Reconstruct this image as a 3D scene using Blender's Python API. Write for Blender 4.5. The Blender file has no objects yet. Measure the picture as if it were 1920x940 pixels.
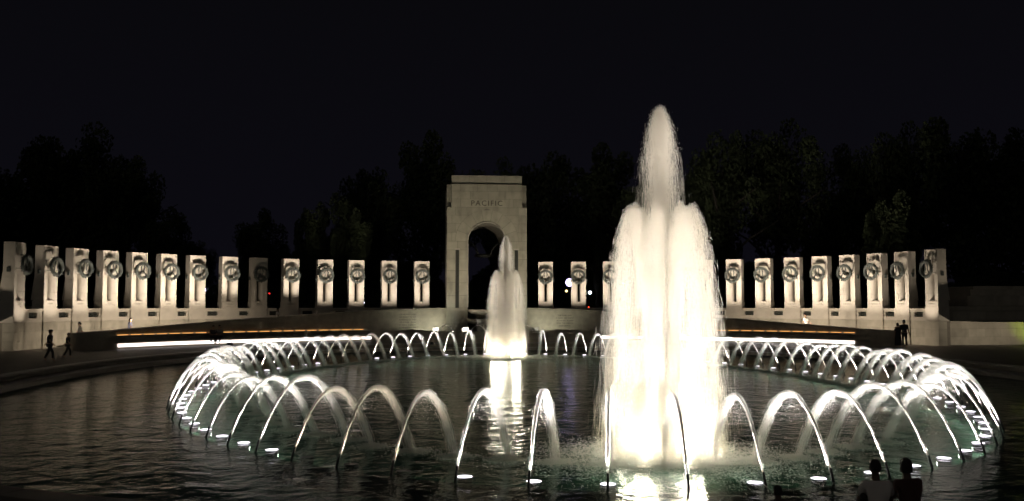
import bpy, bmesh, math, random
import numpy as np
from mathutils import Vector, Matrix
random.seed(7)
rng = np.random.default_rng(7)
SPEED = None
PI = math.pi
sc = bpy.context.scene
col = sc.collection

# ------------------------------------------------------------------ camera
cam = bpy.data.cameras.new('camera')
cam.sensor_width = 36.0
cam.lens = 1671.0 / 1920 * 36
cam.clip_end = 2500
camo = bpy.data.objects.new('camera', cam)
col.objects.link(camo)
camo.location = (0, 0, 3.467)
camo.rotation_euler = (PI / 2 + 0.0619, 0, -0.0992)
sc.camera = camo
# ------------------------------------------------------------------ world (clear night over a city)
w = bpy.data.worlds.new('World'); sc.world = w
w.use_nodes = True
nt = w.node_tree; nt.nodes.clear()
wo = nt.nodes.new('ShaderNodeOutputWorld'); bg = nt.nodes.new('ShaderNodeBackground')
tc = nt.nodes.new('ShaderNodeTexCoord'); sp = nt.nodes.new('ShaderNodeSeparateXYZ'); rp = nt.nodes.new('ShaderNodeValToRGB')
nt.links.new(tc.outputs['Generated'], sp.inputs[0]); nt.links.new(sp.outputs['Z'], rp.inputs[0])
nt.links.new(rp.outputs[0], bg.inputs[0]); nt.links.new(bg.outputs[0], wo.inputs[0])
rp.color_ramp.elements[0].position = 0.0; rp.color_ramp.elements[0].color = (0.0036, 0.0033, 0.0058, 1)
rp.color_ramp.elements[1].position = 0.35; rp.color_ramp.elements[1].color = (0.0027, 0.0026, 0.0036, 1)
bg.inputs[1].default_value = 1.0
# weak sun lamp added as warm fill from behind the camera
sun = bpy.data.lights.new('night_fill', 'SUN'); sun.energy = 0.07; sun.angle = math.radians(35); sun.color = (1.0, 0.93, 0.80)
suno = bpy.data.objects.new('night_fill', sun); col.objects.link(suno)
suno.rotation_euler = (math.radians(48), 0, math.radians(-28))
# ------------------------------------------------------------------ view and sampling
sc.view_settings.view_transform = 'Standard'
sc.view_settings.look = 'None'
sc.view_settings.exposure = 0.0
sc.view_settings.gamma = 1.0
cy = sc.cycles
cy.use_denoising = True
cy.denoising_input_passes = 'RGB_ALBEDO'
cy.max_bounces = 5; cy.diffuse_bounces = 2; cy.glossy_bounces = 3; cy.transmission_bounces = 3
cy.transparent_max_bounces = 10
cy.sample_clamp_indirect = 4.0
cy.caustics_reflective = False; cy.caustics_refractive = False

# ------------------------------------------------------------------ place constants (metres, water level z = 0)
X0 = 5.4856                 # long axis of the pool
RA, RB, RY, RE = 15.327, 24.07, 40.81, 1.963     # ring of jets
PA, PB, PE = 22.0, 27.6, 2.35                    # pool outline
GZ = 0.55                   # plaza paving
LZ = 2.36                   # upper level behind the pillars
PAR, PBR, PYC = 32.12, 24.23, 60.075             # arc of pillars
ARCHY = 77.08

# ------------------------------------------------------------------ materials
def mat(name, color, rough=0.7, metal=0.0, noise=0.0, scale=4.0, bump=0.0, bscale=30.0, stain=0.0, objvar=0.0, spec=None):
    m = bpy.data.materials.new(name); m.use_nodes = True
    t = m.node_tree; b = t.nodes['Principled BSDF']
    b.inputs['Roughness'].default_value = rough; b.inputs['Metallic'].default_value = metal
    if spec is not None: b.inputs['Specular IOR Level'].default_value = spec
    b.inputs['Base Color'].default_value = (*color, 1)
    tcn = t.nodes.new('ShaderNodeTexCoord')
    geo = t.nodes.new('ShaderNodeNewGeometry')
    last = None
    if noise or stain or objvar:
        n = t.nodes.new('ShaderNodeTexNoise'); n.inputs['Scale'].default_value = scale; n.inputs['Detail'].default_value = 6
        t.links.new(geo.outputs['Position'], n.inputs['Vector'])
        mr = t.nodes.new('ShaderNodeMapRange')
        mr.inputs[1].default_value = 0.3; mr.inputs[2].default_value = 0.7
        mr.inputs[3].default_value = 1 - noise; mr.inputs[4].default_value = 1 + noise
        t.links.new(n.outputs[0], mr.inputs[0])
        last = mr.outputs[0]
        if stain:
            mp = t.nodes.new('ShaderNodeMapping'); mp.inputs['Scale'].default_value = (1.3, 1.3, 0.55)
            n2 = t.nodes.new('ShaderNodeTexNoise'); n2.inputs['Scale'].default_value = 1.1; n2.inputs['Detail'].default_value = 8
            t.links.new(geo.outputs['Position'], mp.inputs[0]); t.links.new(mp.outputs[0], n2.inputs['Vector'])
            m2 = t.nodes.new('ShaderNodeMapRange'); m2.inputs[1].default_value = 0.52; m2.inputs[2].default_value = 0.72
            m2.inputs[3].default_value = 1.0; m2.inputs[4].default_value = 1 - stain
            t.links.new(n2.outputs[0], m2.inputs[0])
            mm = t.nodes.new('ShaderNodeMath'); mm.operation = 'MULTIPLY'
            t.links.new(last, mm.inputs[0]); t.links.new(m2.outputs[0], mm.inputs[1]); last = mm.outputs[0]
        if objvar:
            oi = t.nodes.new('ShaderNodeObjectInfo')
            m3 = t.nodes.new('ShaderNodeMapRange'); m3.inputs[3].default_value = 1 - objvar; m3.inputs[4].default_value = 1 + objvar
            t.links.new(oi.outputs['Random'], m3.inputs[0])
            mm = t.nodes.new('ShaderNodeMath'); mm.operation = 'MULTIPLY'
            t.links.new(last, mm.inputs[0]); t.links.new(m3.outputs[0], mm.inputs[1]); last = mm.outputs[0]
        vm = t.nodes.new('ShaderNodeVectorMath'); vm.operation = 'SCALE'
        vm.inputs[0].default_value = color
        t.links.new(last, vm.inputs['Scale']); t.links.new(vm.outputs[0], b.inputs['Base Color'])
    if bump:
        n = t.nodes.new('ShaderNodeTexNoise'); n.inputs['Scale'].default_value = bscale; n.inputs['Detail'].default_value = 5
        t.links.new(geo.outputs['Position'], n.inputs['Vector'])
        bp = t.nodes.new('ShaderNodeBump'); bp.inputs['Strength'].default_value = bump; bp.inputs['Distance'].default_value = 0.02
        t.links.new(n.outputs[0], bp.inputs['Height']); t.links.new(bp.outputs[0], b.inputs['Normal'])
    return m

def emit(name, color, strength):
    m = bpy.data.materials.new(name); m.use_nodes = True
    t = m.node_tree; t.nodes.clear()
    o = t.nodes.new('ShaderNodeOutputMaterial'); e = t.nodes.new('ShaderNodeEmission')
    e.inputs[0].default_value = (*color, 1); e.inputs[1].default_value = strength
    t.links.new(e.outputs[0], o.inputs[0]); return m

def water_foam(name, color, transl=0.5):
    m = bpy.data.materials.new(name); m.use_nodes = True
    t = m.node_tree; t.nodes.clear()
    o = t.nodes.new('ShaderNodeOutputMaterial'); d = t.nodes.new('ShaderNodeBsdfDiffuse'); tr = t.nodes.new('ShaderNodeBsdfTranslucent')
    mx = t.nodes.new('ShaderNodeMixShader'); mx.inputs[0].default_value = transl
    d.inputs[0].default_value = (*color, 1); tr.inputs[0].default_value = (*color, 1)
    t.links.new(d.outputs[0], mx.inputs[1]); t.links.new(tr.outputs[0], mx.inputs[2]); t.links.new(mx.outputs[0], o.inputs[0])
    return m

M = {}
M['granite'] = mat('granite', (0.46, 0.42, 0.36), 0.65, noise=0.07, scale=2.2, bump=0.12, bscale=60)
M['granite_block'] = mat('granite_block', (0.38, 0.35, 0.28), 0.7, noise=0.10, scale=1.6, bump=0.15, bscale=40, stain=0.28, objvar=0.09)
M['wall_block'] = mat('wall_block', (0.36, 0.33, 0.27), 0.75, noise=0.12, scale=1.5, bump=0.2, bscale=30, stain=0.18, objvar=0.10)
M['joint'] = mat('joint', (0.19, 0.17, 0.14), 0.9, noise=0.1)
M['ramp_stone'] = mat('ramp_stone', (0.30, 0.26, 0.20), 0.6, noise=0.15, scale=2, bump=0.15, bscale=25)
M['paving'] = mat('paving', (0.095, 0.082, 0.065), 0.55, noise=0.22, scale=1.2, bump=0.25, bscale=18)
M['coping'] = mat('coping', (0.20, 0.18, 0.15), 0.4, noise=0.12, scale=2, bump=0.1)
M['bronze'] = mat('bronze', (0.050, 0.058, 0.052), 0.65, metal=0.1, noise=0.3, scale=12, bump=0.5, bscale=30)
M['dark_bronze'] = mat('dark_bronze', (0.012, 0.012, 0.010), 0.5, metal=0.5, noise=0.2, scale=8)
M['black_metal'] = mat('black_metal', (0.02, 0.02, 0.02), 0.4, metal=0.6, noise=0.1)
M['recess_shade'] = mat('recess_shade', (0.035, 0.035, 0.03), 0.9, noise=0.1)  # near-black stone: shade of the recesses put into the colour
M['engraved'] = mat('engraved', (0.07, 0.06, 0.045), 0.9, noise=0.1)
M['letter'] = mat('letter', (0.22, 0.2, 0.16), 0.9, noise=0.1)
M['pool_floor'] = mat('pool_floor', (0.035, 0.105, 0.065), 0.8, noise=0.35, scale=0.9)
M['pool_wall'] = mat('pool_wall', (0.06, 0.06, 0.05), 0.7, noise=0.2)
M['grass'] = mat('grass', (0.03, 0.045, 0.02), 0.95, noise=0.3, scale=3, bump=0.5, bscale=12)
M['bark'] = mat('bark', (0.018, 0.015, 0.011), 0.95, noise=0.3, scale=6, bump=0.6, bscale=10)
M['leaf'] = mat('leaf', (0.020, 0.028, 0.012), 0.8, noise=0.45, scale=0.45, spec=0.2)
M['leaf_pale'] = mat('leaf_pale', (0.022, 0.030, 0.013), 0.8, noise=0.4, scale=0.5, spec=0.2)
M['skin'] = mat('skin', (0.36, 0.22, 0.15), 0.6, noise=0.05)
M['dark_skin'] = mat('dark_skin', (0.10, 0.06, 0.04), 0.6, noise=0.05)
M['hair'] = mat('hair', (0.015, 0.01, 0.008), 0.6, noise=0.3, scale=40, bump=0.6, bscale=60)
M['white_cloth'] = mat('white_cloth', (0.72, 0.68, 0.64), 0.9, noise=0.05, bump=0.3, bscale=14)
M['dark_cloth'] = mat('dark_cloth', (0.035, 0.035, 0.04), 0.9, noise=0.2, bump=0.3, bscale=14)
M['red_cloth'] = mat('red_cloth', (0.075, 0.035, 0.03), 0.9, noise=0.15, bump=0.3, bscale=14)
M['blue_cloth'] = mat('blue_cloth', (0.20, 0.22, 0.34), 0.9, noise=0.1)
M['grey_cloth'] = mat('grey_cloth', (0.25, 0.24, 0.22), 0.9, noise=0.1)
M['car_paint'] = mat('car_paint', (0.04, 0.04, 0.05), 0.25, metal=0.5, noise=0.03)
M['glass'] = mat('glass', (0.01, 0.01, 0.012), 0.08, noise=0.01)
M['rubber'] = mat('rubber', (0.02, 0.02, 0.02), 0.85, noise=0.1)
M['jet'] = water_foam('jet', (0.93, 0.90, 0.86), 0.5)
M['plume'] = water_foam('plume', (0.95, 0.90, 0.80), 0.5)
M['foam'] = water_foam('foam', (0.80, 0.82, 0.76), 0.3)
M['lens'] = emit('lens', (0.97, 0.90, 1.0), 3.6)
M['lens_off'] = mat('lens_off', (0.3, 0.3, 0.3), 0.2, noise=0.02)
M['strip'] = emit('strip', (1.0, 0.90, 0.86), 2.4)
M['cove'] = emit('cove', (1.0, 0.50, 0.16), 1.3)
M['lamp_blue'] = emit('lamp_blue', (0.60, 0.52, 1.0), 6)
M['lamp_white'] = emit('lamp_white', (0.75, 0.85, 1.0), 6)
M['lamp_yellow'] = emit('lamp_yellow', (1.0, 0.75, 0.3), 4)
M['lamp_red'] = emit('lamp_red', (1.0, 0.03, 0.03), 1.6)
M['tail'] = emit('tail', (1.0, 0.10, 0.04), 1.6)

def make_water():
    m = bpy.data.materials.new('pool_water'); m.use_nodes = True
    t = m.node_tree; t.nodes.clear()
    N = t.nodes.new; L = t.links.new
    o = N('ShaderNodeOutputMaterial'); g = N('ShaderNodeBsdfGlossy'); tr = N('ShaderNodeBsdfTransparent'); d = N('ShaderNodeBsdfDiffuse')
    g.inputs['Roughness'].default_value = 0.10; g.inputs['Color'].default_value = (0.95, 0.97, 0.97, 1)
    tr.inputs[0].default_value = (0.60, 0.80, 0.70, 1)
    d.inputs[0].default_value = (0.012, 0.016, 0.012, 1)
    geo = N('ShaderNodeNewGeometry')
    mp = N('ShaderNodeMapping'); mp.inputs['Scale'].default_value = (1.0, 1.0, 1.0)
    L(geo.outputs['Position'], mp.inputs[0])
    n1 = N('ShaderNodeTexNoise'); n1.inputs['Scale'].default_value = 1.0; n1.inputs['Detail'].default_value = 4; n1.inputs['Distortion'].default_value = 0.8
    n2 = N('ShaderNodeTexNoise'); n2.inputs['Scale'].default_value = 4.2; n2.inputs['Detail'].default_value = 3
    L(mp.outputs[0], n1.inputs['Vector']); L(mp.outputs[0], n2.inputs['Vector'])
    b1 = N('ShaderNodeBump'); b1.inputs['Strength'].default_value = 1.0; b1.inputs['Distance'].default_value = 0.060
    b2 = N('ShaderNodeBump'); b2.inputs['Strength'].default_value = 1.0; b2.inputs['Distance'].default_value = 0.015
    L(n1.outputs[0], b1.inputs['Height']); L(n2.outputs[0], b2.inputs['Height']); L(b1.outputs[0], b2.inputs['Normal'])
    L(b2.outputs[0], g.inputs['Normal'])
    fr = N('ShaderNodeFresnel'); fr.inputs['IOR'].default_value = 1.33; L(b2.outputs[0], fr.inputs['Normal'])
    mx = N('ShaderNodeMixShader'); mx.inputs[0].default_value = 0.12
    L(tr.outputs[0], mx.inputs[1]); L(d.outputs[0], mx.inputs[2])
    m2 = N('ShaderNodeMixShader'); L(fr.outputs[0], m2.inputs[0]); L(mx.outputs[0], m2.inputs[1]); L(g.outputs[0], m2.inputs[2])
    L(m2.outputs[0], o.inputs[0])
    return m
M['water'] = make_water()

# ------------------------------------------------------------------ object helpers
def link(name, me, parent=None, loc=None, rot=None, scale=None):
    o = bpy.data.objects.new(name, me); col.objects.link(o)
    if parent is not None: o.parent = parent
    if loc is not None: o.location = loc
    if rot is not None: o.rotation_euler = rot
    if scale is not None: o.scale = scale
    return o
def tag(o, label=None, cat=None, group=None, kind=None):
    if label: o['label'] = label
    if cat: o['category'] = cat
    if group: o['group'] = group
    if kind: o['kind'] = kind
    return o
def thing(name, label, cat, loc=(0, 0, 0), rz=0.0, group=None):
    return tag(link(name, None, None, loc, (0, 0, rz)), label, cat, group)
def mesh_from(name, verts, faces, m, smooth=False):
    me = bpy.data.meshes.new(name); me.from_pydata([tuple(v) for v in verts], [], faces)
    me.materials.append(m)
    if smooth: me.polygons.foreach_set('use_smooth', [True] * len(me.polygons))
    me.update(); return me
def bm_mesh(name, bm, m, smooth=False):
    bmesh.ops.recalc_face_normals(bm, faces=bm.faces)
    me = bpy.data.meshes.new(name); bm.to_mesh(me); bm.free(); me.materials.append(m)
    if smooth: me.polygons.foreach_set('use_smooth', [True] * len(me.polygons))
    return me
def copy_tree(o, parent=None):
    c = o.copy(); col.objects.link(c)
    if parent is not None: c.parent = parent
    for ch in o.children: copy_tree(ch, c)
    return c
def add_box(bm, x0, x1, y0, y1, z0, z1, bevel=0.0):
    vs = [bm.verts.new(p) for p in ((x0, y0, z0), (x1, y0, z0), (x1, y1, z0), (x0, y1, z0), (x0, y0, z1), (x1, y0, z1), (x1, y1, z1), (x0, y1, z1))]
    fs = [bm.faces.new([vs[i] for i in f]) for f in ((0, 3, 2, 1), (4, 5, 6, 7), (0, 1, 5, 4), (1, 2, 6, 5), (2, 3, 7, 6), (3, 0, 4, 7))]
    if bevel:
        es = {e for f in fs for e in f.edges}
        bmesh.ops.bevel(bm, geom=list(es), offset=bevel, segments=1, affect='EDGES')
def box_mesh(name, m, *a, bevel=0.0):
    bm = bmesh.new(); add_box(bm, *a, bevel=bevel); return bm_mesh(name, bm, m)
def add_prism(bm, pts, z0, z1):
    a = [bm.verts.new((x, y, z0)) for x, y in pts]; b = [bm.verts.new((x, y, z1)) for x, y in pts]
    n = len(pts)
    bm.faces.new(a[::-1]); bm.faces.new(b)
    for i in range(n): bm.faces.new((a[i], a[(i + 1) % n], b[(i + 1) % n], b[i]))
def add_prism_y(bm, pts, y0, y1):      # outline in x-z, pushed along y
    a = [bm.verts.new((x, y0, z)) for x, z in pts]; b = [bm.verts.new((x, y1, z)) for x, z in pts]
    n = len(pts)
    bm.faces.new(a); bm.faces.new(b[::-1])
    for i in range(n): bm.faces.new((a[i], b[i], b[(i + 1) % n], a[(i + 1) % n]))
def tube(bm, pts, radii, seg=8, caps=True):
    pts = [Vector(p) for p in pts]; rings = []
    up = Vector((0, 0, 1))
    for i, p in enumerate(pts):
        t = (pts[min(i + 1, len(pts) - 1)] - pts[max(i - 1, 0)]).normalized()
        a = t.cross(up)
        if a.length < 1e-3: a = t.cross(Vector((1, 0, 0)))
        a.normalize(); b = t.cross(a)
        r = radii[i] if hasattr(radii, '__len__') else radii
        rings.append([bm.verts.new(p + (a * math.cos(2 * PI * k / seg) + b * math.sin(2 * PI * k / seg)) * r) for k in range(seg)])
    for i in range(len(rings) - 1):
        for k in range(seg):
            bm.faces.new((rings[i][k], rings[i][(k + 1) % seg], rings[i + 1][(k + 1) % seg], rings[i + 1][k]))
    if caps:
        bm.faces.new(rings[0][::-1]); bm.faces.new(rings[-1])
def lathe(bm, prof, seg=32, c=(0, 0, 0), a0=0.0, a1=2 * PI):
    full = abs(a1 - a0 - 2 * PI) < 1e-6
    n = seg if full else seg + 1
    rings = []
    for r, z in prof:
        rings.append([bm.verts.new((c[0] + r * math.cos(a0 + (a1 - a0) * k / seg), c[1] + r * math.sin(a0 + (a1 - a0) * k / seg), c[2] + z)) for k in range(n)])
    for i in range(len(prof) - 1):
        for k in range(seg):
            k2 = (k + 1) % n
            bm.faces.new((rings[i][k], rings[i][k2], rings[i + 1][k2], rings[i + 1][k]))
    return rings
def quad_cloud(name, P, A, B, m):
    """many small quads: centre P, half axes A and B (arrays n x 3)"""
    n = len(P)
    V = np.empty((n, 4, 3), np.float32)
    V[:, 0] = P - A - B; V[:, 1] = P + A - B; V[:, 2] = P + A + B; V[:, 3] = P - A + B
    me = bpy.data.meshes.new(name)
    me.vertices.add(4 * n); me.vertices.foreach_set('co', V.ravel())
    me.loops.add(4 * n); me.loops.foreach_set('vertex_index', np.arange(4 * n, dtype=np.int32))
    me.polygons.add(n); me.polygons.foreach_set('loop_start', np.arange(0, 4 * n, 4, dtype=np.int32))
    me.materials.append(m); me.update(calc_edges=True); return me
def unit(v): return v / np.maximum(np.linalg.norm(v, axis=1, keepdims=True), 1e-9)
def lamp(name, kind, parent, loc, energy, color=(1, 1, 1), size=60, blend=0.6, aim=None, radius=0.05, falloff=None):
    l = bpy.data.lights.new(name, kind); l.energy = energy; l.color = color; l.shadow_soft_size = radius
    if kind == 'SPOT': l.spot_size = math.radians(size); l.spot_blend = blend
    o = link(name, l, parent, loc)
    if aim is not None:
        d = Vector(aim) - Vector(loc); o.rotation_euler = d.to_track_quat('-Z', 'Y').to_euler()
    if falloff:
        l.use_nodes = True; t = l.node_tree; e = t.nodes['Emission']
        f = t.nodes.new('ShaderNodeLightFalloff'); f.inputs['Strength'].default_value = falloff[1]
        t.links.new(f.outputs[falloff[0]], e.inputs['Strength'])
    return o
ORD = ['first', 'second', 'third', 'fourth', 'fifth', 'sixth', 'seventh', 'eighth', 'ninth', 'tenth', 'eleventh', 'twelfth', 'thirteenth', 'fourteenth', 'fifteenth', 'sixteenth', 'seventeenth', 'eighteenth', 'nineteenth', 'twentieth', 'twenty-first', 'twenty-second', 'twenty-third', 'twenty-fourth', 'twenty-fifth']

# ------------------------------------------------------------------ outlines
def super_pts(a, b, yc, e, n):
    out = []
    for i in range(n):
        t = 2 * PI * i / n; c, s = math.cos(t), math.sin(t)
        out.append((X0 + a * math.copysign(abs(s) ** (2 / e), s), yc - b * math.copysign(abs(c) ** (2 / e), c)))
    return out
def resample(pts, n):
    P = np.array(pts + [pts[0]]); d = np.hypot(*np.diff(P, axis=0).T); L = np.concatenate([[0], np.cumsum(d)])
    q = np.linspace(0, L[-1], n, endpoint=False)
    return np.stack([np.interp(q, L, P[:, 0]), np.interp(q, L, P[:, 1])], 1), L[-1]
def normals_out(P):
    t = np.roll(P, -1, 0) - np.roll(P, 1, 0); t /= np.linalg.norm(t, axis=1, keepdims=True)
    n = np.stack([t[:, 1], -t[:, 0]], 1)
    c = P.mean(0)
    if ((P - c) * n).sum() < 0: n = -n
    return n
POOL, _ = resample(super_pts(PA, PB, RY, PE, 1200), 240)
POOLN = normals_out(POOL)
def sweep_ring(name, prof, m, P=POOL, Nn=POOLN):
    n = len(P); V = []; F = []
    for off, z in prof:
        V += [(P[i, 0] + Nn[i, 0] * off, P[i, 1] + Nn[i, 1] * off, z) for i in range(n)]
    for j in range(len(prof) - 1):
        for i in range(n):
            k = (i + 1) % n
            F.append((j * n + i, j * n + k, (j + 1) * n + k, (j + 1) * n + i))
    return mesh_from(name, V, F, m)

# ------------------------------------------------------------------ setting
water = link('pool_water', mesh_from('pool_water', [(x, y, 0) for x, y in POOL], [tuple(range(len(POOL)))], M['water']))
tag(water, kind='structure')
floor = link('pool_floor', mesh_from('pool_floor', [(x, y, -0.5) for x, y in POOL * 1.0], [tuple(range(len(POOL)))], M['pool_floor']))
tag(floor, kind='structure')
pw = link('pool_wall', sweep_ring('pool_wall', [(0.03, -0.5), (0.03, 0.1)], M['pool_wall'])); tag(pw, kind='structure')
# lower step and upper coping, cut into stones
def ring_stones(name, parent, off0, off1, z0, z1, n, m, gap=0.02):
    P, Lt = resample([tuple(p) for p in POOL], n * 4); Nn = normals_out(P)
    for i in range(n):
        idx = [(i * 4 + k) % (n * 4) for k in range(5)]
        cx, cyy = P[idx[2]]
        if (P[idx[2]][1] < 10): pass
        V = []
        for j, k in enumerate(idx):
            s = (gap / 2) * (1 if j == 0 else (-1 if j == 4 else 0))
            tx, ty = -Nn[k][1], Nn[k][0]
            d = (P[idx[4]] - P[idx[0]]); sg = 1 if d[0] * tx + d[1] * ty > 0 else -1
            for off in (off0, off1):
                V.append((P[k][0] + Nn[k][0] * off + sg * tx * s - cx, P[k][1] + Nn[k][1] * off + sg * ty * s - cyy, z0))
                V.append((P[k][0] + Nn[k][0] * off + sg * tx * s - cx, P[k][1] + Nn[k][1] * off + sg * ty * s - cyy, z1))
        F = []
        for j in range(4):
            a = j * 4; b = a + 4
            F += [(a + 1, b + 1, b + 3, a + 3), (a, b, b + 1, a + 1), (a + 2, a + 3, b + 3, b + 2)]
        F += [(0, 1, 3, 2), (16, 18, 19, 17)]
        me = mesh_from(name, V, F, m)
        link(name, me, parent, (cx, cyy, 0))
cop = thing('pool_coping', 'low dark stone coping with two steps running round the whole pool', 'coping')
link('bed', sweep_ring('bed', [(0.02, 0.2), (0.86, 0.2), (0.86, 0.50), (1.4, 0.50)], M['joint']), cop)
ring_stones('step_stone', cop, 0.0, 0.85, 0.05, 0.27, 96, M['coping'])
ring_stones('coping_stone', cop, 0.87, 1.4, 0.2, 0.565, 96, M['coping'])
# plaza: from the coping out to the horizon
plz = [];
far = []
for i in range(len(POOL)):
    d = POOL[i] - np.array([X0, RY]); d = d / np.linalg.norm(d)
    far.append((X0 + d[0] * 900, RY + d[1] * 900))
N_ = len(POOL)
V = [(POOL[i, 0] + POOLN[i, 0] * 1.39, POOL[i, 1] + POOLN[i, 1] * 1.39, GZ) for i in range(N_)] + [(x, y, GZ) for x, y in far]
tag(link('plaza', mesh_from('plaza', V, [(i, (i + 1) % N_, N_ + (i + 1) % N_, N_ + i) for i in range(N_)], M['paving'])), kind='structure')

def arc_pt(t): return (X0 + PAR * math.cos(t), PYC + PBR * math.sin(t))
def arc_n(t):   # inward normal
    x, y = PAR * math.cos(t) / PAR ** 2, PBR * math.sin(t) / PBR ** 2
    l = math.hypot(x, y); return (-x / l, -y / l)
# upper ground behind the pillars
V = []; ts = np.linspace(-0.12, PI + 0.12, 61)
for t in ts:
    x, y = arc_pt(t); n = arc_n(t)
    V.append((x - n[0] * 0.6, y - n[1] * 0.6, LZ))
for t in ts:
    d = (math.cos(t), math.sin(t)); V.append((X0 + d[0] * 800, PYC + d[1] * 800, LZ + 1.0))
tag(link('lawn', mesh_from('lawn', V, [(i, i + 1, 61 + i + 1, 61 + i) for i in range(60)], M['grass'])), kind='structure')

# submerged ring added to keep the lamp light inside the jets
NJ = 82
RING, RL = resample(super_pts(RA, RB, RY, RE, 4000), 1640)
RN = normals_out(RING)
tag(link('lamp_shield', sweep_ring('lamp_shield', [(0.25, -0.5), (0.25, -0.05), (0.05, -0.05), (0.05, -0.5)], M['pool_wall'], RING[::5], RN[::5]),), kind='structure')

# ------------------------------------------------------------------ camera projection (only for choosing where along the measured arc a pillar stands)
F_, PS, PT = 1671.0, 0.0992, 0.0619
def proj(x, y, z):
    z = z - 3.467
    r = x * math.cos(PS) - y * math.sin(PS); d = x * math.sin(PS) + y * math.cos(PS)
    d2 = d * math.cos(PT) + z * math.sin(PT); u = -d * math.sin(PT) + z * math.cos(PT)
    return 960 + F_ * r / d2, 470 - F_ * u / d2
def ray(px, d):      # ground position of picture column px at depth d
    r = (px - 960) / F_ * d
    return (r * math.cos(PS) + d * math.sin(PS), -r * math.sin(PS) + d * math.cos(PS))

# ------------------------------------------------------------------ pillars
W2 = 0.69
def stile_pts(s):      # plan of one stile: concave cheek facing the slot
    pts = [(W2, -0.375), (W2, 0.375), (0.10, 0.375), (0.10, 0.05)]
    for k in range(1, 7):
        a = k / 6 * PI / 2
        pts.append((0.10 + 0.26 * (1 - math.cos(a)), 0.05 - 0.40 * math.sin(a)))
    pts.append((0.36, -0.375))
    pts = [(s * x, y) for x, y in pts]
    return pts if s > 0 else pts[::-1]
def wreath_mesh():
    bm = bmesh.new(); R, r = 0.57, 0.105
    n = 40
    ring = []
    for i in range(n):
        a = 2 * PI * i / n; c = Vector((math.cos(a) * R, 0, math.sin(a) * R)); e = Vector((math.cos(a), 0, math.sin(a)))
        ring.append([bm.verts.new(c + (e * math.cos(2 * PI * k / 8) + Vector((0, 1, 0)) * math.sin(2 * PI * k / 8)) * r) for k in range(8)])
    for i in range(n):
        for k in range(8):
            bm.faces.new((ring[i][k], ring[(i + 1) % n][k], ring[(i + 1) % n][(k + 1) % 8], ring[i][(k + 1) % 8]))
    rr = random.Random(4)
    for i in range(120):       # overlapping leaves
        a = 2 * PI * i / 120 + rr.uniform(-.03, .03); e = Vector((math.cos(a), 0, math.sin(a))); t = Vector((-math.sin(a), 0, math.cos(a)))
        q = rr.uniform(0, 2 * PI); o = e * math.cos(q) + Vector((0, 1, 0)) * math.sin(q)
        p = e * R + o * (r * 0.9)
        tip = p + t * 0.13 + o * 0.075; mid = p + t * 0.06 + o * 0.035; sd = o.cross(t).normalized() * 0.045
        v = [bm.verts.new(x) for x in (p, mid + sd, tip, mid - sd, mid + o * 0.025)]
        bm.faces.new((v[0], v[1], v[4])); bm.faces.new((v[1], v[2], v[4])); bm.faces.new((v[2], v[3], v[4])); bm.faces.new((v[3], v[0], v[4]))
    return bm_mesh('wreath', bm, M['bronze'])
def make_pillar():
    t = thing('granite_pillar', '', 'pillar')
    link('pedestal', box_mesh('pedestal', M['granite'], -0.72, 0.72, -0.42, 0.52, 0, 1.05, bevel=0.015), t)
    bm = bmesh.new(); add_box(bm, -0.70, 0.70, -0.405, 0.50, 1.05, 1.45, bevel=0.012); add_box(bm, -0.66, 0.66, -0.38, 0.45, 1.45, 1.49)
    link('name_block', bm_mesh('name_block', bm, M['granite']), t)
    for s in (-1, 1):
        for za, zb in ((1.488, 2.03), (2.045, 2.98), (2.995, 3.42)):
            bm = bmesh.new(); add_prism(bm, stile_pts(s), za, zb); link('stile_block', bm_mesh('stile_block', bm, M['granite']), t)
    for s in (-1, 1):
        bm = bmesh.new(); x0, x1 = sorted((s * 0.62, s * W2)); add_box(bm, x0, x1, -0.375, 0.37, 3.435, 5.16)
        link('edge_fillet', bm_mesh('edge_fillet', bm, M['granite']), t)
    link('top_panel', box_mesh('top_panel', M['granite'], -0.62, 0.62, -0.315, 0.37, 3.43, 5.26 - 0.10), t)
    link('cap', box_mesh('cap', M['granite'], -W2, W2, -0.375, 0.375, 5.163, 5.26, bevel=0.01), t)
    for sd in (-1, 1):
        ya, yb = sorted((sd * 0.14, sd * 0.6))
        bm = bmesh.new(); add_prism_y(bm, [(0, 0), (0.30, 0), (0.0, 2.2)], ya, yb)
        for v in bm.verts: v.co = Vector((v.co.y, 0.378 + v.co.x, v.co.z))
        link('rear_flare', bm_mesh('rear_flare', bm, M['granite']), t, (0, 0, 1.495))
    wr = link('wreath', WREATH, t, (0, -0.375 - 0.42, 3.82))
    bm = bmesh.new()
    tube(bm, [(0, 0.0, 0.58), (0, 0.44, 0.62)], 0.03, 6); tube(bm, [(-0.5, 0.0, -0.28), (-0.5, 0.44, -0.28)], 0.02, 6); tube(bm, [(0.5, 0.0, -0.28), (0.5, 0.44, -0.28)], 0.02, 6)
    link('hanger', bm_mesh('hanger', bm, M['bronze']), wr)
    # bronze ribbon inside the wreath
    bm = bmesh.new()
    for s in (-1, 1):
        tube(bm, [(s * 0.03, 0.02, 0.52), (s * 0.16, 0.0, 0.25), (s * 0.10, 0.05, -0.02), (s * 0.26, 0.02, -0.3), (s * 0.30, 0, -0.5)], [0.03, 0.05, 0.04, 0.055, 0.03], 6)
    link('ribbon', bm_mesh('ribbon', bm, M['bronze']), wr)
    for s in (-1, 1):
        bm = bmesh.new(); x0, x1 = sorted((s * W2, s * (W2 + 0.11))); add_box(bm, x0, x1, -0.10, 0.10, 3.30, 3.62, bevel=0.02)
        link('bracket', bm_mesh('bracket', bm, M['bronze']), t)
    return t
WREATH = wreath_mesh()
proto = make_pillar()

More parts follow.
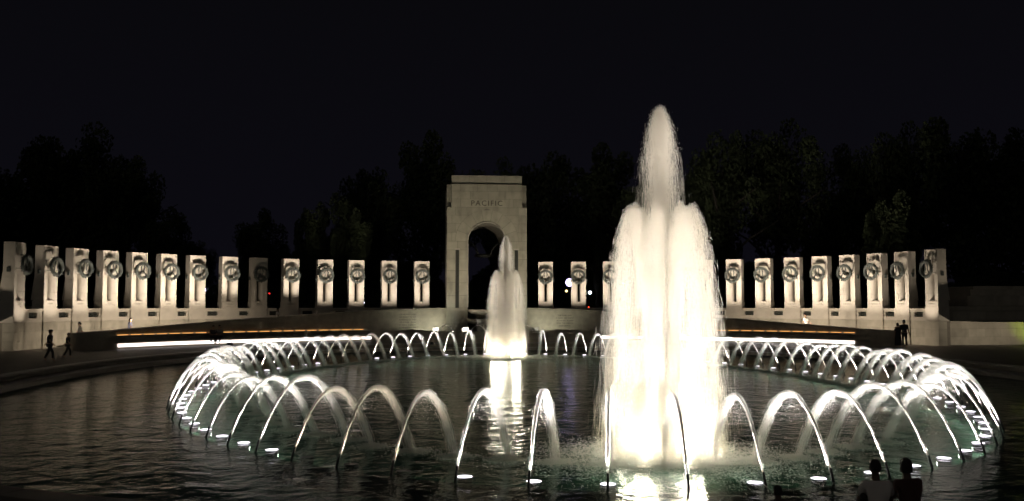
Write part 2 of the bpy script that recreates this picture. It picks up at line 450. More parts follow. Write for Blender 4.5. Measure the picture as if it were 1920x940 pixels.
NAMES_L = [['IOWA'], ['CALIFORNIA'], ['OREGON'], ['WEST', 'VIRGINIA'], ['NEBRASKA'], ['NORTH', 'DAKOTA'], ['MONTANA'], ['IDAHO'], ['UTAH'], ['NEW MEXICO'], ['DISTRICT', 'OF COLUMBIA'], ['ALASKA'], ['GUAM'], ['AMERICAN', 'SAMOA']]
NAMES_R = [['FLORIDA'], ['ARKANSAS'], ['MAINE'], ['ILLINOIS'], ['INDIANA'], ['OHIO'], ['KENTUCKY'], ['RHODE', 'ISLAND'], ['NEW YORK'], ['NEW', 'HAMPSHIRE'], ['MARYLAND'], ['CONNECTICUT'], ['NEW JERSEY'], ['DELAWARE']]
def text_mesh(name, s, size, m, depth=0.006, align='CENTER', spacing=1.0):
    c = bpy.data.curves.new(name, 'FONT'); c.body = s; c.size = size; c.align_x = align; c.align_y = 'CENTER'; c.extrude = depth; c.space_character = spacing; c.resolution_u = 3
    o = bpy.data.objects.new(name, c); col.objects.link(o)
    dg = bpy.context.evaluated_depsgraph_get(); me = bpy.data.meshes.new_from_object(o.evaluated_get(dg))
    bpy.data.objects.remove(o); bpy.data.curves.remove(c)
    me.name = name; me.materials.clear(); me.materials.append(m); return me

# course of the ramp walls (offset from the axis, y)
CP = [(28.2, 60.9), (26.9, 62.0), (25.3, 64.0), (23.2, 66.6), (20.6, 68.8), (17.5, 71.2), (13.8, 73.9), (9.2, 76.2), (6.6, 77.0), (3.2, 77.3)]
def smooth_path(cp, n):
    P = [Vector(p) for p in cp]; out = []
    P = [2 * P[0] - P[1]] + P + [2 * P[-1] - P[-2]]
    for i in range(1, len(P) - 2):
        for k in range(12):
            t = k / 12
            out.append(0.5 * ((2 * P[i]) + (-P[i - 1] + P[i + 1]) * t + (2 * P[i - 1] - 5 * P[i] + 4 * P[i + 1] - P[i + 2]) * t * t + (-P[i - 1] + 3 * P[i] - 3 * P[i + 1] + P[i + 2]) * t ** 3))
    out.append(P[-2])
    A = np.array([tuple(p) for p in out]); d = np.hypot(*np.diff(A, axis=0).T); L = np.concatenate([[0], np.cumsum(d)])
    q = np.linspace(0, L[-1], n)
    return np.stack([np.interp(q, L, A[:, 0]), np.interp(q, L, A[:, 1])], 1), L[-1]
RP, RLEN = smooth_path(CP, 121)
RT = np.gradient(RP, axis=0); RT /= np.linalg.norm(RT, axis=1, keepdims=True)
RNN = np.stack([RT[:, 1], -RT[:, 0]], 1)
if (RNN[60] @ (np.array([0, 40]) - RP[60])) < 0: RNN = -RNN        # towards the pool
def ramp_z(u): return float(np.interp(u, [3, 12, 28], [LZ - 0.02, LZ - 0.05, GZ + 0.02]))
def top_z(u):                   # u = offset from the axis
    return float(np.interp(u, [3.0, 7.0, 12.0, 20.0, 26.3, 28.5], [3.30, 3.20, 2.95, 2.38, 1.78, 1.66]))
PXL = [27, 87, 144, 201, 256, 312, 367, 428, 484, 544, 608, 667, 729, 790][::-1]
PXR = [1023, 1085, 1145, 1205, 1265, 1322, 1378, 1433, 1488, 1541, 1593, 1645, 1697, 1754]
pill = {}
for side, pxs in ((-1, PXL), (1, PXR)):
    tt = np.linspace(PI / 2, -0.2 if side > 0 else PI + 0.2, 3000)
    xs = np.array([proj(arc_pt(t)[0], arc_pt(t)[1], 6)[0] for t in tt])
    for k, px in enumerate(pxs):
        j = int(np.argmin(abs(xs - px))); pill[(side, k)] = tt[j]
UNLIT = (-1, 5)
warm = (1.0, 0.86, 0.70)
first = True
for (side, k), t in pill.items():
    x, y = arc_pt(t); n = arc_n(t); rz = math.atan2(n[0], -n[1])
    p = proto if first else copy_tree(proto)
    first = False
    p.location = (x, y, LZ + 0.0); p.rotation_euler = (0, 0, rz)
    side_w = 'left' if side < 0 else 'right'
    nm = (NAMES_L if side < 0 else NAMES_R)[k]
    if (side, k) == UNLIT: lab = 'unlit dim granite pillar with wreath among the bright ones, sixth left of the arch'
    elif k == 13: lab = 'lit granite pillar with bronze wreath at the outer %s end of the row' % side_w
    else: lab = 'floodlit granite pillar with bronze wreath, %s to the %s of the arch' % (ORD[k], side_w)
    tag(p, lab, 'pillar', 'wreathed granite pillars in a curved row')
    nb = [c for c in p.children if c.name.split('.')[0] == 'name_block'][0]
    for li, s in enumerate(nm):
        me = text_mesh('lettering', s, 0.135 if len(nm) > 1 else 0.15, M['letter'], 0.004)
        z = 1.25 if len(nm) == 1 else (1.335 if li == 0 else 1.175)
        link('lettering', me, nb, (0, -0.407, z), (PI / 2, 0, 0))
    # uplight sunk in the paving in front
    D = 5.6; fz = GZ
    for q in np.arange(1.5, 6.6, 0.1):
        qx, qy = x + n[0] * q, y + n[1] * q
        dd = np.hypot(RP[:, 0] - abs(qx - X0), RP[:, 1] - qy); jm = int(np.argmin(dd))
        if dd[jm] < 1.5: D = q; fz = ramp_z(RP[jm, 0]) + 0.01; break
    fx, fy = x + n[0] * D, y + n[1] * D
    D -= 0.375
    u = thing('ground_uplight', 'round uplight sunk in the paving before the %s pillar %s of the arch' % (ORD[k], side_w), 'light', (fx, fy, fz), rz, 'uplights before the pillars')
    bm = bmesh.new(); lathe(bm, [(0.0, 0.03), (0.13, 0.03), (0.15, 0.045), (0.18, 0.04), (0.20, 0.0)], 16)
    link('housing', bm_mesh('housing', bm, M['black_metal']), u)
    if (side, k) != UNLIT:
        lamp('lamp_light', 'SPOT', u, (0, 0, 0.12), 1950 * (D / 4.0) ** 2 * (1.9 if k == 13 else 1.25 if k == 12 else 1.0) * random.uniform(0.88, 1.12), warm, min(62, 2 * math.degrees(math.atan(2.5 / D))) * (0.70 if side < 0 and k in (4, 6) else 1.0), 0.8, aim=(0, D, LZ + 3.8 - fz), radius=0.05)
        if k >= 7: lamp('wall_fill', 'SPOT', u, (0, 0.2, 0.12), 15 * D * D * (0.6 if k > 12 else 1.0), (1.0, 0.84, 0.64), 140, 1.0, aim=(0, D, 0.9), radius=0.1)  # added fill to lift the retaining wall, not a separate lamp

# ------------------------------------------------------------------ parapet panels between pillars, and retaining walls
UB = box_mesh('stone_block', M['wall_block'], -0.5, 0.5, -0.5, 0.5, -0.5, 0.5)
def block(parent, cx, cyy, cz, sx, sy, sz, rz=0.0, me=UB, name='stone_block'):
    return link(name, me, parent, (cx, cyy, cz), (0, 0, rz), (sx, sy, sz))
def make_parapet(L):
    t = thing('parapet_panel', '', 'parapet')
    h = L / 2
    oz0, oz1, ow = 0.28, 0.64, min(0.46, h - 0.2)
    link('lower_rail', box_mesh('lower_rail', M['granite'], -h, h, -0.22, 0.22, 0, oz0, bevel=0.01), t)
    bm = bmesh.new(); add_box(bm, -h, h, -0.20, 0.20, oz1, 0.80); add_box(bm, -h, h, -0.28, 0.28, 0.80, 0.91, bevel=0.015)
    link('top_rail', bm_mesh('top_rail', bm, M['granite']), t)
    for s in (-1, 1):
        x0, x1 = sorted((s * ow, s * h)); link('side_block', box_mesh('side_block', M['granite'], x0, x1, -0.20, 0.20, oz0, oz1), t)
    bk = link('recess_panel', box_mesh('recess_panel', M['recess_shade'], -ow, ow, 0.06, 0.12, oz0, oz1), t)
    for s in (-1, 1):
        bm = bmesh.new()
        tube(bm, [(x, -0.06 + 0.04 * s * math.cos(x * 9), (oz0 + oz1) / 2 + s * 0.09 * math.sin(x * 9)) for x in np.linspace(-ow, ow, 22)], 0.035, 6)
        link('carved_rope', bm_mesh('carved_rope', bm, M['bronze']), bk)
    return t
for side in (-1, 1):
    sw = 'left' if side < 0 else 'right'
    wall = thing('retaining_wall', 'curved retaining wall of pale granite blocks under the %s row of pillars' % sw, 'wall')
    ks = [pill[(side, k)] for k in range(14)]
    V = []; F = []
    for k, t in enumerate(ks):
        x, y = arc_pt(t); n = arc_n(t); rz = math.atan2(n[0], -n[1]); tx, ty = math.cos(rz), math.sin(rz)
        # pier under the pillar
        for c in range(3):
            z0, z1 = GZ + c * 0.6, GZ + c * 0.6 + 0.585
            if c == 2: z1 = LZ - 0.01
            off = 0.10
            if k >= 7 or c == 2:
                if c % 2 == 0: block(wall, x + n[0] * off, y + n[1] * off, (z0 + z1) / 2, 1.47, 0.72, z1 - z0, rz)
                else:
                    for s in (-1, 1): block(wall, x + n[0] * off + tx * s * 0.37, y + n[1] * off + ty * s * 0.37, (z0 + z1) / 2, 0.725, 0.72, z1 - z0, rz)
        if k < 13:
            x2, y2 = arc_pt(ks[k + 1]); n2 = arc_n(ks[k + 1])
            rz2 = math.atan2(n2[0], -n2[1])
            e1 = Vector((x, y)) ; e2 = Vector((x2, y2)); d = (e2 - e1).normalized(); ctr = (e1 + e2) / 2; Lg = (e2 - e1).length - 1.42
            a = math.atan2(d.y, d.x)
            if side < 0: a += PI
            a = math.atan2(math.sin(a), math.cos(a))
            nn = Vector(((n[0] + n2[0]) / 2, (n[1] + n2[1]) / 2)).normalized()
            # orient so that local -Y faces inward
            ry = math.atan2(nn.x, -nn.y)
            pp = make_parapet(max(Lg - 0.02, 0.4))
            pp.location = (ctr.x + nn.x * 0.05, ctr.y + nn.y * 0.05, LZ); pp.rotation_euler = (0, 0, ry)
            tag(pp, 'low stone parapet with rope carving between the %s and %s pillars %s of the arch' % (ORD[k], ORD[k + 1], sw), 'parapet', 'rope parapets between the pillars')
            if k >= 6:
                for c in range(3):
                    z0, z1 = GZ + c * 0.6, GZ + c * 0.6 + 0.585
                    if c == 2: z1 = LZ - 0.01
                    cut = (0.5, 0.35, 0.62)[c] * Lg
                    for u0, u1 in ((0.01, cut - 0.008), (cut + 0.008, Lg - 0.01)):
                        um = (u0 + u1) / 2 - Lg / 2
                        cx2 = ctr.x + math.cos(ry) * um + nn.x * 0.03; cy2 = ctr.y + math.sin(ry) * um + nn.y * 0.03
                        block(wall, cx2, cy2, (z0 + z1) / 2, u1 - u0, 0.5, z1 - z0, ry)
    # core behind the blocks
    for t in np.linspace(ks[0], ks[-1] + (-0.02 if side > 0 else 0.02), 40):
        x, y = arc_pt(t); n = arc_n(t)
        V += [(x + n[0] * 0.2, y + n[1] * 0.2, GZ), (x + n[0] * 0.2, y + n[1] * 0.2, LZ - 0.012), (x - n[0] * 0.7, y - n[1] * 0.7, LZ - 0.012), (x - n[0] * 0.7, y - n[1] * 0.7, GZ)]
    for i in range(39):
        for j in range(3): F.append((i * 4 + j, i * 4 + j + 1, i * 4 + 5 + j, i * 4 + 4 + j))
    F += [(0, 1, 2, 3), (39 * 4, 39 * 4 + 3, 39 * 4 + 2, 39 * 4 + 1)]
    link('core', mesh_from('core', V, F, M['joint']), wall)

# end walls with stepped top, beyond the outermost pillars
def end_wall(side, label):
    w_ = thing('stepped_wall', label, 'wall')
    tx, ty = arc_pt(pill[(side, 13)])
    xs = abs(tx - X0) + 1.05
    tiers = [(xs, 62.85, GZ, 3.45, 4, 0.30), (xs + 2.6, 63.55, 3.45, 4.22, 1, 0.0), (xs + 3.2, 64.1, 4.22, 4.72, 1, 0.0), (xs + 3.7, 64.5, 4.72, 4.98, 1, 0)]
    r = random.Random(side + 5)
    for ti, (xa, yy, za, zb, nc, cap) in enumerate(tiers):
        XE = xs + 15
        hts = [0.6, 0.6, 0.6, 0.73, 0.36] if ti == 0 else [zb - za]
        sidex = lambda u: X0 + side * u
        x0, x1 = sorted((sidex(xa + 0.03), sidex(XE)))
        link('core', box_mesh('core', M['joint'], x0, x1, yy + 0.06, yy + 4, za, zb - 0.01), w_)
        z = za
        for ci, h in enumerate(hts):
            u = xa; kk = 0
            while u < XE - 0.1:
                L = 1.25 if ti == 0 else 1.9
                if kk == 0 and ci % 2: L *= 0.5
                if ti == 0 and ci == 4: L = 2.4
                L *= r.uniform(0.92, 1.08)
                u2 = min(u + L, XE)
                pr = 0.03 if (ti == 0 and ci == 4) else 0.0
                block(w_, sidex((u + u2) / 2), yy + 0.25 - pr, z + h / 2, (u2 - u) - 0.016, 0.5, h - 0.014)
                u = u2; kk += 1
            z += h
    return w_
wr_ = end_wall(1, 'broad granite block wall with stepped top beyond the right end of the pillars')
wl_ = end_wall(-1, 'granite block wall beyond the left end of the pillars, cut by the frame')

# ------------------------------------------------------------------ ramp walls with bench, white under-bench strip and amber cove lamps
def sweep(name, side, i0, i1, prof, m, closed=True):
    """prof(i) -> list of (offset towards pool, z)"""
    V = []; F = []; np_ = None
    idx = list(range(i0, i1 + 1))
    for i in idx:
        pr = prof(i); np_ = len(pr)
        for off, z in pr:
            V.append((X0 + side * (RP[i, 0] + RNN[i, 0] * off), RP[i, 1] + RNN[i, 1] * off, z))
    for a in range(len(idx) - 1):
        for j in range(np_ if closed else np_ - 1):
            k = (j + 1) % np_
            F.append((a * np_ + j, a * np_ + k, (a + 1) * np_ + k, (a + 1) * np_ + j))
    if closed: F += [tuple(range(np_)), tuple(range((len(idx) - 1) * np_, len(idx) * np_))]
    me = mesh_from(name, V, F, m)
    bm = bmesh.new(); bm.from_mesh(me); bmesh.ops.recalc_face_normals(bm, faces=bm.faces); bm.to_mesh(me); bm.free()
    return me
IA, IB = 11, 93                 # bench begins and ends
for side in (-1, 1):
    sw = 'left' if side < 0 else 'right'
    t = thing('ramp_wall', 'dark curved ramp wall on the %s with amber cove lights and a glowing bench' % sw, 'wall')
    link('wall_body', sweep('wall_body', side, 0, 120, lambda i: [(-1.0, GZ), (-1.0, top_z(RP[i, 0]) - 0.10), (-0.02, top_z(RP[i, 0]) - 0.10), (-0.02, GZ)], M['ramp_stone']), t)
    link('cap_stone', sweep('cap_stone', side, 0, 120, lambda i: [(-1.05, top_z(RP[i, 0]) - 0.10), (-1.05, top_z(RP[i, 0])), (0.03, top_z(RP[i, 0])), (0.03, top_z(RP[i, 0]) - 0.10)], M['ramp_stone']), t)
    # facing stones
    for a in range(0, 120, 5):
        b = a + 5
        def pf(i, a=a, b=b): return [(-0.02, GZ), (-0.02, top_z(RP[i, 0]) - 0.115), (0.02, top_z(RP[i, 0]) - 0.115), (0.02, GZ)]
        me = sweep('facing_stone', side, a, b, pf, M['ramp_stone'])
        # small joint: shrink along the run
        co = np.array([v.co for v in me.vertices]); c = co.mean(0); co[:, :2] = c[:2] + (co[:, :2] - c[:2]) * 0.99
        for v, q in zip(me.vertices, co): v.co = q
        link('facing_stone', me, t)
    link('ledge', sweep('ledge', side, IA - 4, IB, lambda i: [(0.02, 1.36), (0.02, 1.46), (0.16, 1.46), (0.16, 1.36)], M['ramp_stone']), t)
    bench = link('bench', sweep('bench', side, IA - 4, IB, lambda i: [(0.02, 0.96), (0.02, 1.06), (0.60, 1.06), (0.60, 0.96)], M['ramp_stone']), t)
    link('light_strip', sweep('light_strip', side, IA, IB, lambda i: [(0.30, 0.68), (0.30, 0.90), (0.36, 0.90), (0.36, 0.68)], M['strip']), t)
    link('bench_base', sweep('bench_base', side, IA - 4, IB, lambda i: [(0.02, GZ), (0.02, 0.95), (0.30, 0.95), (0.30, GZ)], M['ramp_stone']), t)
    step = 4
    for a in range(IA, IB - 2, step):
        b = a + step
        me = sweep('cove_lamp', side, a, b, lambda i: [(0.05, 1.465), (0.05, 1.505), (0.10, 1.505), (0.10, 1.465)], M['cove'])
        co = np.array([v.co for v in me.vertices]); c = co.mean(0); co[:, :2] = c[:2] + (co[:, :2] - c[:2]) * 0.80
        for v, q in zip(me.vertices, co): v.co = q
        link('cove_lamp', me, t)
# ramp surface behind the wall
for side in (-1, 1):
    V = []; 
    for i in range(0, 121, 4):
        u = RP[i, 0]; z = ramp_z(u)
        for off in (-1.0, -4.6):
            V.append((X0 + side * (RP[i, 0] + RNN[i, 0] * off), RP[i, 1] + RNN[i, 1] * off, z))
    F = [(2 * i, 2 * i + 1, 2 * i + 3, 2 * i + 2) for i in range(len(V) // 2 - 1)]
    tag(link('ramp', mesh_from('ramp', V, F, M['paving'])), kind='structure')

# carved quotations near the arch
def wall_text(side, lines, u_c, ztop, size, lh):
    i = int(np.argmin(abs(RP[:, 0] - u_c)))
    c = (X0 + side * (RP[i, 0] + RNN[i, 0] * 0.035), RP[i, 1] + RNN[i, 1] * 0.035)
    nx, ny = side * RNN[i, 0], RNN[i, 1]
    rz = math.atan2(nx, -ny)
    wl = [o for o in bpy.data.objects if o.name.split('.')[0] == 'ramp_wall'][0 if side < 0 else 1]
    for k, s in enumerate(lines):
        me = text_mesh('inscription', s, size, M['engraved'], 0.004)
        link('inscription', me, wl, (c[0], c[1], ztop - k * lh), (PI / 2, 0, rz))
wall_text(-1, ['BATTLE OF MIDWAY JUNE 4-7, 1942', 'THEY HAD NO RIGHT TO WIN. YET THEY', 'DID, AND IN DOING SO THEY CHANGED', 'THE COURSE OF A WAR... EVEN AGAINST THE', 'GREATEST OF ODDS, THERE IS SOMETHING', 'IN THE HUMAN SPIRIT'], 6.7, 2.72, 0.17, 0.225)
wall_text(1, ['THE WARS END', 'TODAY THE GUNS ARE SILENT. A GREAT', 'TRAGEDY HAS ENDED. A GREAT VICTORY', 'HAS BEEN WON. THE SKIES NO LONGER', 'RAIN DEATH'], 6.9, 2.62, 0.17, 0.225)

# ------------------------------------------------------------------ victory arch
arch = thing('stone_arch', 'tall square granite arch lettered PACIFIC at the centre of the pillars', 'arch', (X0, ARCHY, 0))
ZB, ZS, RO = 1.0, 9.05, 1.66        # base, springing, opening radius
HW = 3.5
def arch_profile(zbot, ztop, hw, r, zs):
    pts = [(-hw, zbot), (-hw, ztop), (hw, ztop), (hw, zbot), (r, zbot)]
    for k in range(0, 17): a = PI * k / 16; pts.append((r * math.cos(a), zs + r * math.sin(a)))
    pts.append((-r, zbot)); return pts
def arch_shell(name, zbot, ztop, hw, r, zs, y0, y1, m):
    # two jambs and a head so every face stays simple
    bm = bmesh.new()
    add_box(bm, -hw, -r, y0, y1, zbot, zs); add_box(bm, r, hw, y0, y1, zbot, zs)
    n = 16
    for k in range(n):
        a0, a1 = PI * k / n, PI * (k + 1) / n
        xa, xb = r * math.cos(a0), r * math.cos(a1)
        add_prism_y(bm, [(xb, zs + r * math.sin(a1)), (xb, ztop), (xa, ztop), (xa, zs + r * math.sin(a0))], y0, y1)
    add_box(bm, -hw, -r, y0, y1, zs, ztop); add_box(bm, r, hw, y0, y1, zs, ztop)
    bmesh.ops.remove_doubles(bm, verts=bm.verts, dist=0.0005)
    return bm_mesh(name, bm, m)
Z1 = 12.02
link('core', arch_shell('core', ZB, Z1, HW - 0.07, RO + 0.02, ZS, 0.07, 7.0, M['joint']), arch)
link('attic_core', box_mesh('attic_core', M['joint'], -3.08, 3.08, 0.07, 7.0, Z1, 14.05), arch)
link('top_core', box_mesh('top_core', M['joint'], -3.0, 3.0, 0.18, 6.8, 14.05, 14.80), arch)
G = 0.013
def ab(x0, x1, z0, z1, y0=0.0, y1=0.08, m=None):
    link('stone_block', box_mesh('stone_block', m or M['granite_block'], x0 + G, x1 - G, y0, y1, z0 + G, z1 - G), arch)
RV = 2.75
def cx(z):  # outline of the voussoir ring
    return math.sqrt(max(RV * RV - (z - ZS) ** 2, 0)) if z > ZS else RO
rows = [ZB, 1.9, 3.27, 4.35, 5.45, 6.5, 7.5, 8.3, 9.05, 9.82, 10.6, 11.32, Z1]
ra = random.Random(3)
for ri in range(len(rows) - 1):
    z0, z1 = rows[ri], rows[ri + 1]
    for s in (-1, 1):
        slot = z0 >= 3.27 - 0.01 and z1 <= 8.31
        if z1 <= ZS + 0.01:
            if slot:
                segs = [(RO, 2.42), (2.72, HW)]
            elif z0 < 1.95: segs = [(RO - 0.03, HW)]
            else:
                c = 2.55 if ri % 2 else 2.9; segs = [(RO, c), (c, HW)]
            for a, b in segs:
                x0, x1 = sorted((s * a, s * b)); ab(x0, x1, z0, z1)
        else:
            # clipped by the voussoir ring
            zs = np.linspace(z0 + G, z1 - G, 7)
            c = 2.75 if ri % 2 else 3.05
            inner = [(cx(z) + G, z) for z in zs]
            xi = min(p[0] for p in inner)
            parts = [(None, c), (c, HW)] if min(p[0] for p in inner) < c - 0.2 and max(p[0] for p in inner) < c - 0.02 else [(None, HW)]
            for a, b in parts:
                pts = inner + [(b - G, z1 - G), (b - G, z0 + G)] if a is None else [(a + G, z0 + G), (a + G, z1 - G), (b - G, z1 - G), (b - G, z0 + G)]
                bm = bmesh.new(); add_prism_y(bm, [(s * x, z) for x, z in pts], 0.0, 0.08)
                link('stone_block', bm_mesh('stone_block', bm, M['granite_block']), arch)
nv = 9
for k in range(nv):
    a0, a1 = PI * k / nv, PI * (k + 1) / nv
    pts = []
    for j in range(5): a = a0 + (a1 - a0) * j / 4 + (0.008 if j == 0 else -0.008 if j == 4 else 0); pts.append((RO * math.cos(a), ZS + RO * math.sin(a)))
    for j in range(5): a = a1 - (a1 - a0) * j / 4 + (-0.005 if j == 0 else 0.005 if j == 4 else 0); pts.append(((RV - G) * math.cos(a), ZS + (RV - G) * math.sin(a)))
    bm = bmesh.new(); add_prism_y(bm, pts, 0.0, 0.08)
    link('voussoir', bm_mesh('voussoir', bm, M['granite_block']), arch)
bm = bmesh.new()      # moulding round the opening
pa = [(RO * math.cos(a), -0.04, ZS + RO * math.sin(a)) for a in np.linspace(0, PI, 33)]
tube(bm, [(RO, -0.02, 3.3)] + pa + [(-RO, -0.02, 3.3)], 0.05, 6)
link('opening_moulding', bm_mesh('opening_moulding', bm, M['granite']), arch)
for s in (-1, 1):
    link('slot_recess', box_mesh('slot_recess', M['recess_shade'], s * 2.57 - 0.14, s * 2.57 + 0.14, 0.055, 0.066, 3.3, 8.28), arch)  # dark sheet, the slot's shade given as colour
    x0, x1 = sorted((s * 2.36, s * 2.78)); link('slot_sill', box_mesh('slot_sill', M['granite'], x0, x1, -0.05, 0.06, 8.31, 8.42), arch)
# attic courses and notched corners
for ri, (z0, z1) in enumerate([(12.02, 12.74), (12.74, 13.42), (13.42, 14.05)]):
    cuts = [[-3.1, -2.3, 2.3, 3.1], [-3.1, -1.45, 0.1, 1.6, 3.1], [-3.1, -2.3, -0.85, 0.0, 0.9, 1.9, 3.1]][ri]
    for a, b in zip(cuts[:-1], cuts[1:]): ab(a, b, z0, z1)
    for s in (-1, 1):
        x0, x1 = sorted((s * 3.1, s * HW)); ab(x0, x1, z0, z1, 0.40, 0.9)
        link('corner_core', box_mesh('corner_core', M['joint'], min(s * 3.08, s * 3.46), max(s * 3.08, s * 3.46), 0.6, 6.9, z0, z1), arch)
for a, b in zip([-3.1, -1.55, 0.0, 1.55], [-1.55, 0.0, 1.55, 3.1]): ab(a, b, 14.16, 14.84, 0.12, 0.22)
link('shadow_course', box_mesh('shadow_course', M['recess_shade'], -3.06, 3.06, 0.2, 6.8, 14.05, 14.15), arch)  # dark strip: shade of the gap below the top blocks, as colour
link('lettering', text_mesh('lettering', 'PACIFIC', 0.66, M['engraved'], 0.004, spacing=1.22), arch, (-0.02, -0.004 + G * 0, 12.36), (PI / 2, 0, 0))
# bronze laurel hung inside the opening
lw = thing('bronze_laurel', 'dark bronze laurel on ribbons hanging inside the arch opening', 'sculpture', (X0, ARCHY + 3.5, 8.0))
bm = bmesh.new()
P_ = [(0.75 * math.cos(a), 0.75 * math.sin(a), 0) for a in np.linspace(0, 2 * PI, 25)]
tube(bm, P_, 0.14, 6)
link('laurel_ring', bm_mesh('laurel_ring', bm, M['dark_bronze']), lw)
for q in range(4):
    a = PI / 4 + q * PI / 2; bm = bmesh.new()
    c, s = math.cos(a), math.sin(a)
    tube(bm, [(0.75 * c, 0.75 * s, 0), (1.1 * c, 1.1 * s, 0.7), (1.75 * c, 1.75 * s, 1.1), (2.6 * c, 2.6 * s, 0.6)], 0.05, 6)
    link('ribbon', bm_mesh('ribbon', bm, M['dark_bronze']), lw)
# stone platform and basins before the arch
plat = thing('arch_basin', 'dark half-round stone basin at the foot of the arch', 'basin', (X0, ARCHY - 0.1, 0))
bm = bmesh.new()
lathe(bm, [(6.6, GZ), (6.6, 0.85), (6.2, 0.85), (6.2, 1.42), (5.9, 1.42), (5.9, 1.18), (0.0, 1.18)], 40, a0=PI, a1=2 * PI)
link('basin_wall', bm_mesh('basin_wall', bm, M['ramp_stone']), plat)
bm = bmesh.new(); rg = lathe(bm, [(5.9, 1.30), (0.01, 1.30)], 40, a0=PI, a1=2 * PI)
link('basin_water', bm_mesh('basin_water', bm, M['water']), plat)
for kk, (r_, z0_, z1_, lb) in enumerate(((1.66, 2.70, 3.15, 'upper pale stone bowl of the cascade between the arch legs'), (1.75, 1.85, 2.35, 'lower pale stone bowl of the cascade between the arch legs'))):
    t = tag(link('cascade_bowl', None, None, (X0, ARCHY + 0.05, 0)), lb, 'bowl', 'cascade bowls in the arch')
    bm = bmesh.new()
    lathe(bm, [(r_ * 0.35, z0_ - 0.05), (r_ * 0.8, z0_ + 0.08), (r_ * 0.97, z0_ + 0.25), (r_, z1_), (r_ * 0.92, z1_), (r_ * 0.88, z1_ - 0.1), (0.01, z1_ - 0.1)], 32, a0=PI, a1=2 * PI)
    link('bowl', bm_mesh('bowl', bm, M['granite'], True), t)
    link('pedestal', box_mesh('pedestal', M['joint'], -0.9, 0.9, -0.5, 3, 1.2 if kk else 2.36, z0_ + 0.02), t)
# floodlights for the arch, on the plaza in front
for s, u_ in ((-1, 7.5), (1, 7.5)):
    f = thing('arch_floodlight', 'small floodlight on the dark basin rim %s of the arch' % ('left' if s < 0 else 'right'), 'light', (X0 + s * 4.6, 69.5, 0.86), 0, 'floodlights for the arch')
    f.location = (X0 + s * 4.8, 67.9, GZ)
    bm = bmesh.new(); add_box(bm, -0.14, 0.14, -0.1, 0.1, 0.0, 0.10); add_box(bm, -0.12, 0.12, -0.09, 0.09, 0.1, 0.2, bevel=0.02)
    link('housing', bm_mesh('housing', bm, M['black_metal']), f)
    lamp('lamp_light', 'SPOT', f, (0, 0, 0.30), 2000, (1.0, 0.90, 0.68), 62, 0.5, aim=(-s * 3.6, 9.2, 8.6), radius=0.15)
lamp('lamp_light', 'SPOT', plat, (-4.4, -2.6, 1.45), 420, (0.98, 1.0, 0.78), 110, 0.9, aim=(-5.6, 0.4, 2.9), radius=0.1)
lamp('lamp_light', 'SPOT', plat, (4.4, -2.6, 1.45), 340, (0.98, 1.0, 0.78), 110, 0.9, aim=(5.6, 0.4, 2.9), radius=0.1)

# ------------------------------------------------------------------ water in the air: small bright flakes along ballistic paths
def traj_cloud(n, v0, g=9.81, w=0.006, l=0.05, tilt=0.5, seedr=None, tmin=0.0, zend=0.0):
    """v0: function(n)->(start, velocity); returns P, A, B"""
    p0, v = v0(n)
    T = (v[:, 2] + np.sqrt(v[:, 2] ** 2 + 2 * g * (p0[:, 2] - zend))) / g
    t = rng.random(n) * T
    P = p0 + v * t[:, None]; P[:, 2] -= 0.5 * g * t ** 2
    D = v.copy(); D[:, 2] -= g * t
    global SPEED; SPEED = np.linalg.norm(D, axis=1)
    D = unit(D + 1e-3)
    return P, D, SPEED
def flake_mesh(name, P, D, w, l, tilt, m):
    n = len(P)
    a = unit(D + tilt * rng.normal(size=(n, 3)))
    b = unit(np.cross(a, rng.normal(size=(n, 3))))
    w = np.broadcast_to(w, (n,))[:, None]; l = np.broadcast_to(l, (n,))[:, None]
    return quad_cloud(name, P, a * l / 2, b * w / 2, m)
# --- ring jets: local frame, water flies towards +X
def jet_stream(seed, n=4200):
    global rng
    H, R0 = 1.66, 2.45
    z0 = 0.26
    vz = math.sqrt(2 * 9.81 * (H - z0)); Tt = (vz + math.sqrt(vz * vz + 2 * 9.81 * z0)) / 9.81; vx = R0 / Tt
    def v0(n):
        p = np.zeros((n, 3)); p[:, 2] = z0; p[:, :2] += rng.normal(size=(n, 2)) * 0.010; p[:, 0] += 0.05
        s = 1 - np.abs(rng.normal(size=n)) * 0.017
        v = np.stack([vx * s * (1 + 0.014 * rng.normal(size=n)), 0.050 * rng.normal(size=n), vz * s * (1 + 0.006 * rng.normal(size=n))], 1)
        return p, v
    P, D, u = traj_cloud(n, v0)
    return flake_mesh('water_stream', P, D, 0.0030, np.clip(u * 0.05, 0.03, 0.26), 0.05, M['jet'])
JETS = [jet_stream(i) for i in range(4)]
def drops(seed):
    n = 160
    u = rng.random(n); t = 0.30 + 0.42 * u
    x = 2.45 * t; z = 0.26 * (1 - t) + 4 * 1.40 * t * (1 - t) * 0.97 - 0.05 - np.abs(rng.normal(size=n)) * 0.16
    P = np.stack([x + rng.normal(size=n) * 0.06, rng.normal(size=n) * 0.09, z], 1)
    return flake_mesh('droplets', P, rng.normal(size=(n, 3)), 0.012, 0.012, 1.0, M['jet'])
DROPS = [drops(i) for i in range(3)]
def splash(r, n, h, m, fw=0.013, fl=0.05):
    q = rng.normal(size=(n, 2)) * r; rad = np.hypot(q[:, 0], q[:, 1])
    P = np.stack([q[:, 0], q[:, 1], 0.01 + h * rng.random(n) ** 2 * np.exp(-rad / (r * 1.2))], 1)
    D = np.stack([rng.normal(size=n), rng.normal(size=n), 0.25 * rng.normal(size=n)], 1)
    return flake_mesh('splash', P, D, fw, fl, 0.2, m)
SPL = [splash(0.22, 1100, 0.12, M['foam']) for _ in range(3)]
